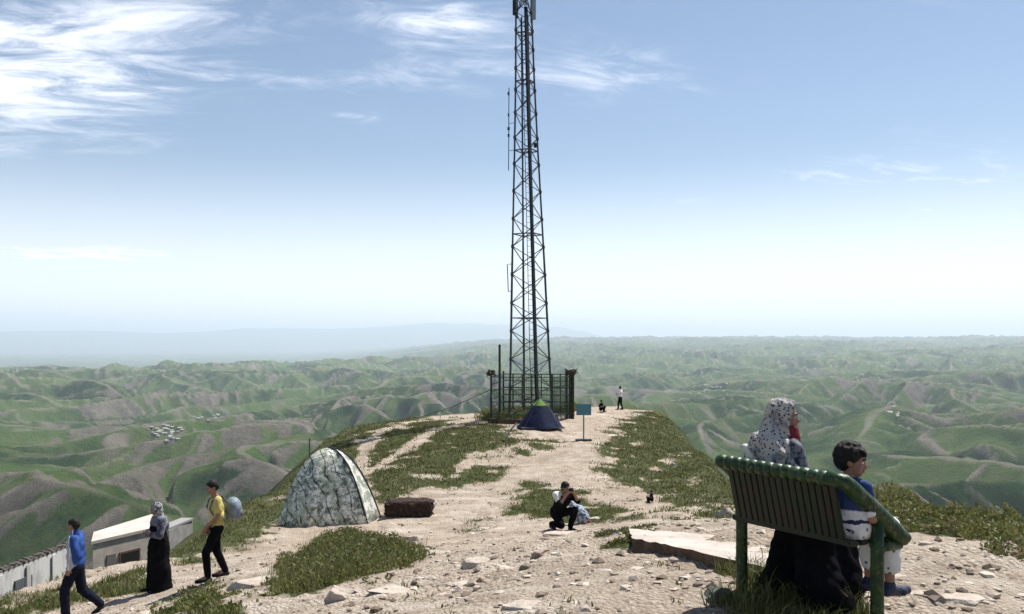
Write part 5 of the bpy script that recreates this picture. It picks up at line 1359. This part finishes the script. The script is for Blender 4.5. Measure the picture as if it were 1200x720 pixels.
# ------------------------------------------------------------------ grass and low plants
m, t = mat('grass_blade')
tn = t.n('ShaderNodeAttribute', attribute_name='tint').outputs['Fac']; dr = t.n('ShaderNodeAttribute', attribute_name='dry').outputs['Fac']
c = t.mix(tn, (0.045, 0.060, 0.014), (0.170, 0.185, 0.048))
c = t.mix(dr, c, (0.230, 0.185, 0.100))
pr = t.n('ShaderNodeBsdfPrincipled', {'Base Color': c, 'Roughness': 0.6, 'Specular IOR Level': 0.25})
tr = t.n('ShaderNodeBsdfTranslucent', {'Color': c})
mx = t.n('ShaderNodeMixShader', {0: 0.30, 1: pr.outputs[0], 2: tr.outputs[0]})
t.n('ShaderNodeOutputMaterial', {'Surface': mx.outputs[0]})
M_grass = m
def blades(name, X, Y, h, wd, per, spread, seed, bend=0.5, dryf=0.12, lo=0.0, hi=1.0):
    rg = np.random.default_rng(seed); n = len(X)
    X = np.repeat(X, per) + rg.normal(0, 1, n * per) * np.repeat(spread, per); Y = np.repeat(Y, per) + rg.normal(0, 1, n * per) * np.repeat(spread, per)
    H = np.repeat(h, per) * rg.uniform(0.45, 1.15, n * per); Wd = np.repeat(wd, per) * rg.uniform(.7, 1.3, n * per); N = n * per
    Z = near_z(X, Y)[0] - 0.02
    a = rg.uniform(0, 2 * np.pi, N); lean = rg.uniform(0.1, 1.0, N) * bend; la = rg.uniform(0, 2 * np.pi, N)
    bx, by = np.cos(a) * Wd, np.sin(a) * Wd
    lx, ly = np.cos(la) * lean * H, np.sin(la) * lean * H
    P = np.empty((N, 5, 3))
    P[:, 0] = np.stack([X - bx, Y - by, Z], 1); P[:, 1] = np.stack([X + bx, Y + by, Z], 1)
    P[:, 2] = np.stack([X - bx * .8 + lx * .35, Y - by * .8 + ly * .35, Z + H * .6], 1); P[:, 3] = np.stack([X + bx * .8 + lx * .35, Y + by * .8 + ly * .35, Z + H * .6], 1)
    P[:, 4] = np.stack([X + lx, Y + ly, Z + H * (1.0 - 0.25 * lean)], 1)
    i0 = (np.arange(N) * 5)[:, None]
    f = np.concatenate([i0 + np.array([[0, 1, 3]]), i0 + np.array([[0, 3, 2]]), i0 + np.array([[2, 3, 4]])], 0)
    me = np_mesh(name, P.reshape(-1, 3), f, True)
    ti = np.clip(np.repeat(rg.random(n), per) * 0.5 + rg.random(N) * 0.6, 0, 1); ti = lo + (hi - lo) * ti
    tv = np.repeat(ti[:, None], 5, 1)
    add_attr(me, 'tint', tv.ravel()); add_attr(me, 'dry', np.repeat((rg.random(N) < dryf) * rg.uniform(.4, 1, N), 5))
    return me
def leaves(name, key, n, hmax, size, seed, mound=0.7, dryf=0.15, lo=0.0, hi=1.0):
    """a mass of small leaves filling uneven mounds"""
    rg = np.random.default_rng(seed); P = GP[key]; a_, b_ = P.min(0) - .3, P.max(0) + .3
    X = rg.uniform(a_[0], b_[0], n * 4); Y = rg.uniform(a_[1], b_[1], n * 4); d = -poly_near(X, Y, P)[0] + 0.50 * fbm(X / .55, Y / .55, 4, seed) - 0.06
    k_ = d > 0; X, Y, d = X[k_][:n], Y[k_][:n], d[k_][:n]; N = len(X)
    top = hmax * np.clip(d / mound, 0.08, 1) ** 0.7 * np.clip(0.55 + 0.75 * fbm(X / 0.42, Y / 0.42, 3, seed + 3), 0.12, 1.3)
    Z0 = near_z(X, Y)[0]; hz = top * rg.random(N) ** 0.55
    C = np.stack([X, Y, Z0 + hz], 1)
    ax = rg.standard_normal((N, 3)); ax[:, 2] = np.abs(ax[:, 2]) * 1.3 + 0.2; ax /= np.linalg.norm(ax, axis=1)[:, None]
    sd = np.cross(ax, rg.standard_normal((N, 3))); sd /= np.linalg.norm(sd, axis=1)[:, None]
    L = (size * rg.uniform(.5, 1.5, N))[:, None]; Wd = L * rg.uniform(.13, .30, N)[:, None]
    V = np.stack([C, C + ax * L * .5 + sd * Wd, C + ax * L, C + ax * L * .5 - sd * Wd], 1)
    f = (np.arange(N) * 4)[:, None] + np.array([[0, 1, 2, 3]])
    me = np_mesh(name, V.reshape(-1, 3), f, True)
    tone = np.clip(0.5 + 0.6 * fbm(X / .3, Y / .3, 2, seed + 7), 0, 1) * 0.55 + rg.random(N) * 0.45
    add_attr(me, 'tint', np.repeat(lo + (hi - lo) * tone, 4))
    dd2 = (rg.random(N) < dryf) * rg.uniform(.4, 1, N) + 0.75 * sstep(fbm(X / .7 + 5, Y / .7, 2, seed + 11), 0.15, 0.6) * rg.random(N)
    add_attr(me, 'dry', np.repeat(np.clip(dd2, 0, 1), 4))
    return me
def seeds(key, dens, seed, thr=0.5, grow=0.6):
    P = GP[key]; rg = np.random.default_rng(seed); lo_, hi_ = P.min(0) - grow, P.max(0) + grow
    n = int(np.prod(hi_ - lo_) * dens); X = rg.uniform(lo_[0], hi_[0], n); Y = rg.uniform(lo_[1], hi_[1], n)
    d, _, _ = poly_near(X, Y, EDGE); g = grass_mask(X, Y, d)
    k_ = (poly_near(X, Y, P)[0] < grow) & (g > rg.uniform(.12, .95, n)) & (d < 1.2)
    return X[k_], Y[k_]
for key, n, h_, sz_f, nm, lab in (('clump', 46000, 0.36, 0.050, 'bush', 'large dense green bush spreading over the dirt below the patterned tent'), ('tuft', 10000, 0.20, 0.052, 'grass_clump', 'small green clump of grass at the bottom edge below the woman in black'),
             ('slabtuft', 6000, 0.17, 0.035, 'grass_clump', 'small tuft of grey-green weeds at the left end of the concrete slab')):
    o = link(nm, leaves(nm, key, n, h_, sz_f, 300 + n % 97), M_grass); tag(o, lab, 'bush' if nm == 'bush' else 'grass clump')
X, Y = seeds('clump', 60, 411, 0.5, 0.2); n = len(X); bush_o = bpy.data.objects['bush']
o = link('stalks', blades('stalks', X, Y, 0.34 * (0.5 + 0.6 * rng.random(n)), np.full(n, 0.0035), 6, np.full(n, 0.06), 412, 0.6, 0.5, 0.3, 1.0), M_grass, bush_o); o['kind'] = 'stuff'
allm = []
for i, (key, dens, h_, wd, per, sp) in enumerate((('edge', 90, 0.15, 0.008, 8, 0.07), ('edge2', 45, 0.10, 0.009, 7, 0.08), ('flank', 34, 0.11, 0.013, 7, 0.14), ('knoll', 38, 0.12, 0.015, 7, 0.15),
        ('between', 30, 0.10, 0.015, 7, 0.14), ('spot', 36, 0.11, 0.014, 7, 0.13), ('middle', 60, 0.10, 0.011, 7, 0.10), ('right', 34, 0.12, 0.014, 7, 0.15), ('low', 70, 0.10, 0.010, 7, 0.08), ('tower', 50, 0.38, 0.020, 8, 0.12))):
    X, Y = seeds(key, dens, 80 + i, 0.5, 0.9); n = len(X)
    hh_ = h_ * (0.55 + 0.7 * rng.random(n))
    o = link('grass', blades('grass', X, Y, hh_, np.full(n, wd), per, np.full(n, sp), 120 + i, 1.0, 0.30 if key in ('knoll', 'right', 'flank', 'between') else 0.22, 0.0, 0.75 if key in ('knoll', 'right', 'flank', 'between') else 0.95), M_grass); o['kind'] = 'stuff'
# weeds under the bench
X, Y = seeds('bench', 420, 201, 0.4, 0.25); n = len(X)
o = link('weeds', blades('weeds', X, Y, np.full(n, 0.17) * (0.5 + rng.random(n)), np.full(n, 0.0042), 8, np.full(n, 0.035), 202, 0.9, 0.2, 0.1, 0.9), M_grass); o['kind'] = 'stuff'
# leafy shrubs on the right edge
o = link('shrubs', leaves('shrubs', 'shrub', 26000, 0.21, 0.042, 203, 0.35, 0.30, 0.50, 1.0), M_grass); o['kind'] = 'stuff'
# thin weeds standing singly in the dirt
rg = np.random.default_rng(9); Y = np.exp(rg.uniform(math.log(5.5), math.log(32), 900)); X = rg.uniform(-.6, .62, 900) * Y
k_ = (poly_near(X, Y, EDGE)[0] < -0.2) & (fbm(X / 2.2, Y / 2.2, 2, 61) > 0.22); X, Y = X[k_], Y[k_]; n = len(X)
o = link('weeds', blades('weeds', X, Y, np.full(n, 0.07) * (0.5 + rg.random(n)), np.full(n, 0.005) + 0.0003 * Y, 7, np.full(n, 0.03), 210, 1.0, 0.4, 0, 0.8), M_grass); o['kind'] = 'stuff'
# ------------------------------------------------------------------ the air
m, t = mat('haze_air')
pv = t.n('ShaderNodeVolumePrincipled', {'Color': (0.80, 0.895, 1.0, 1), 'Density': HAZE_DENSITY, 'Anisotropy': 0.2})
t.n('ShaderNodeOutputMaterial', {'Volume': pv.outputs[0]})
zlow = float(min(zf.min(), zg.min())) - 1.0
ztop = float(max(zf.max(), 25.0)) + 10.0
o = MB().box((0, 0, (zlow + ztop) / 2), (140000, 140000, ztop - zlow)).build('haze', m)
o['kind'] = 'stuff'
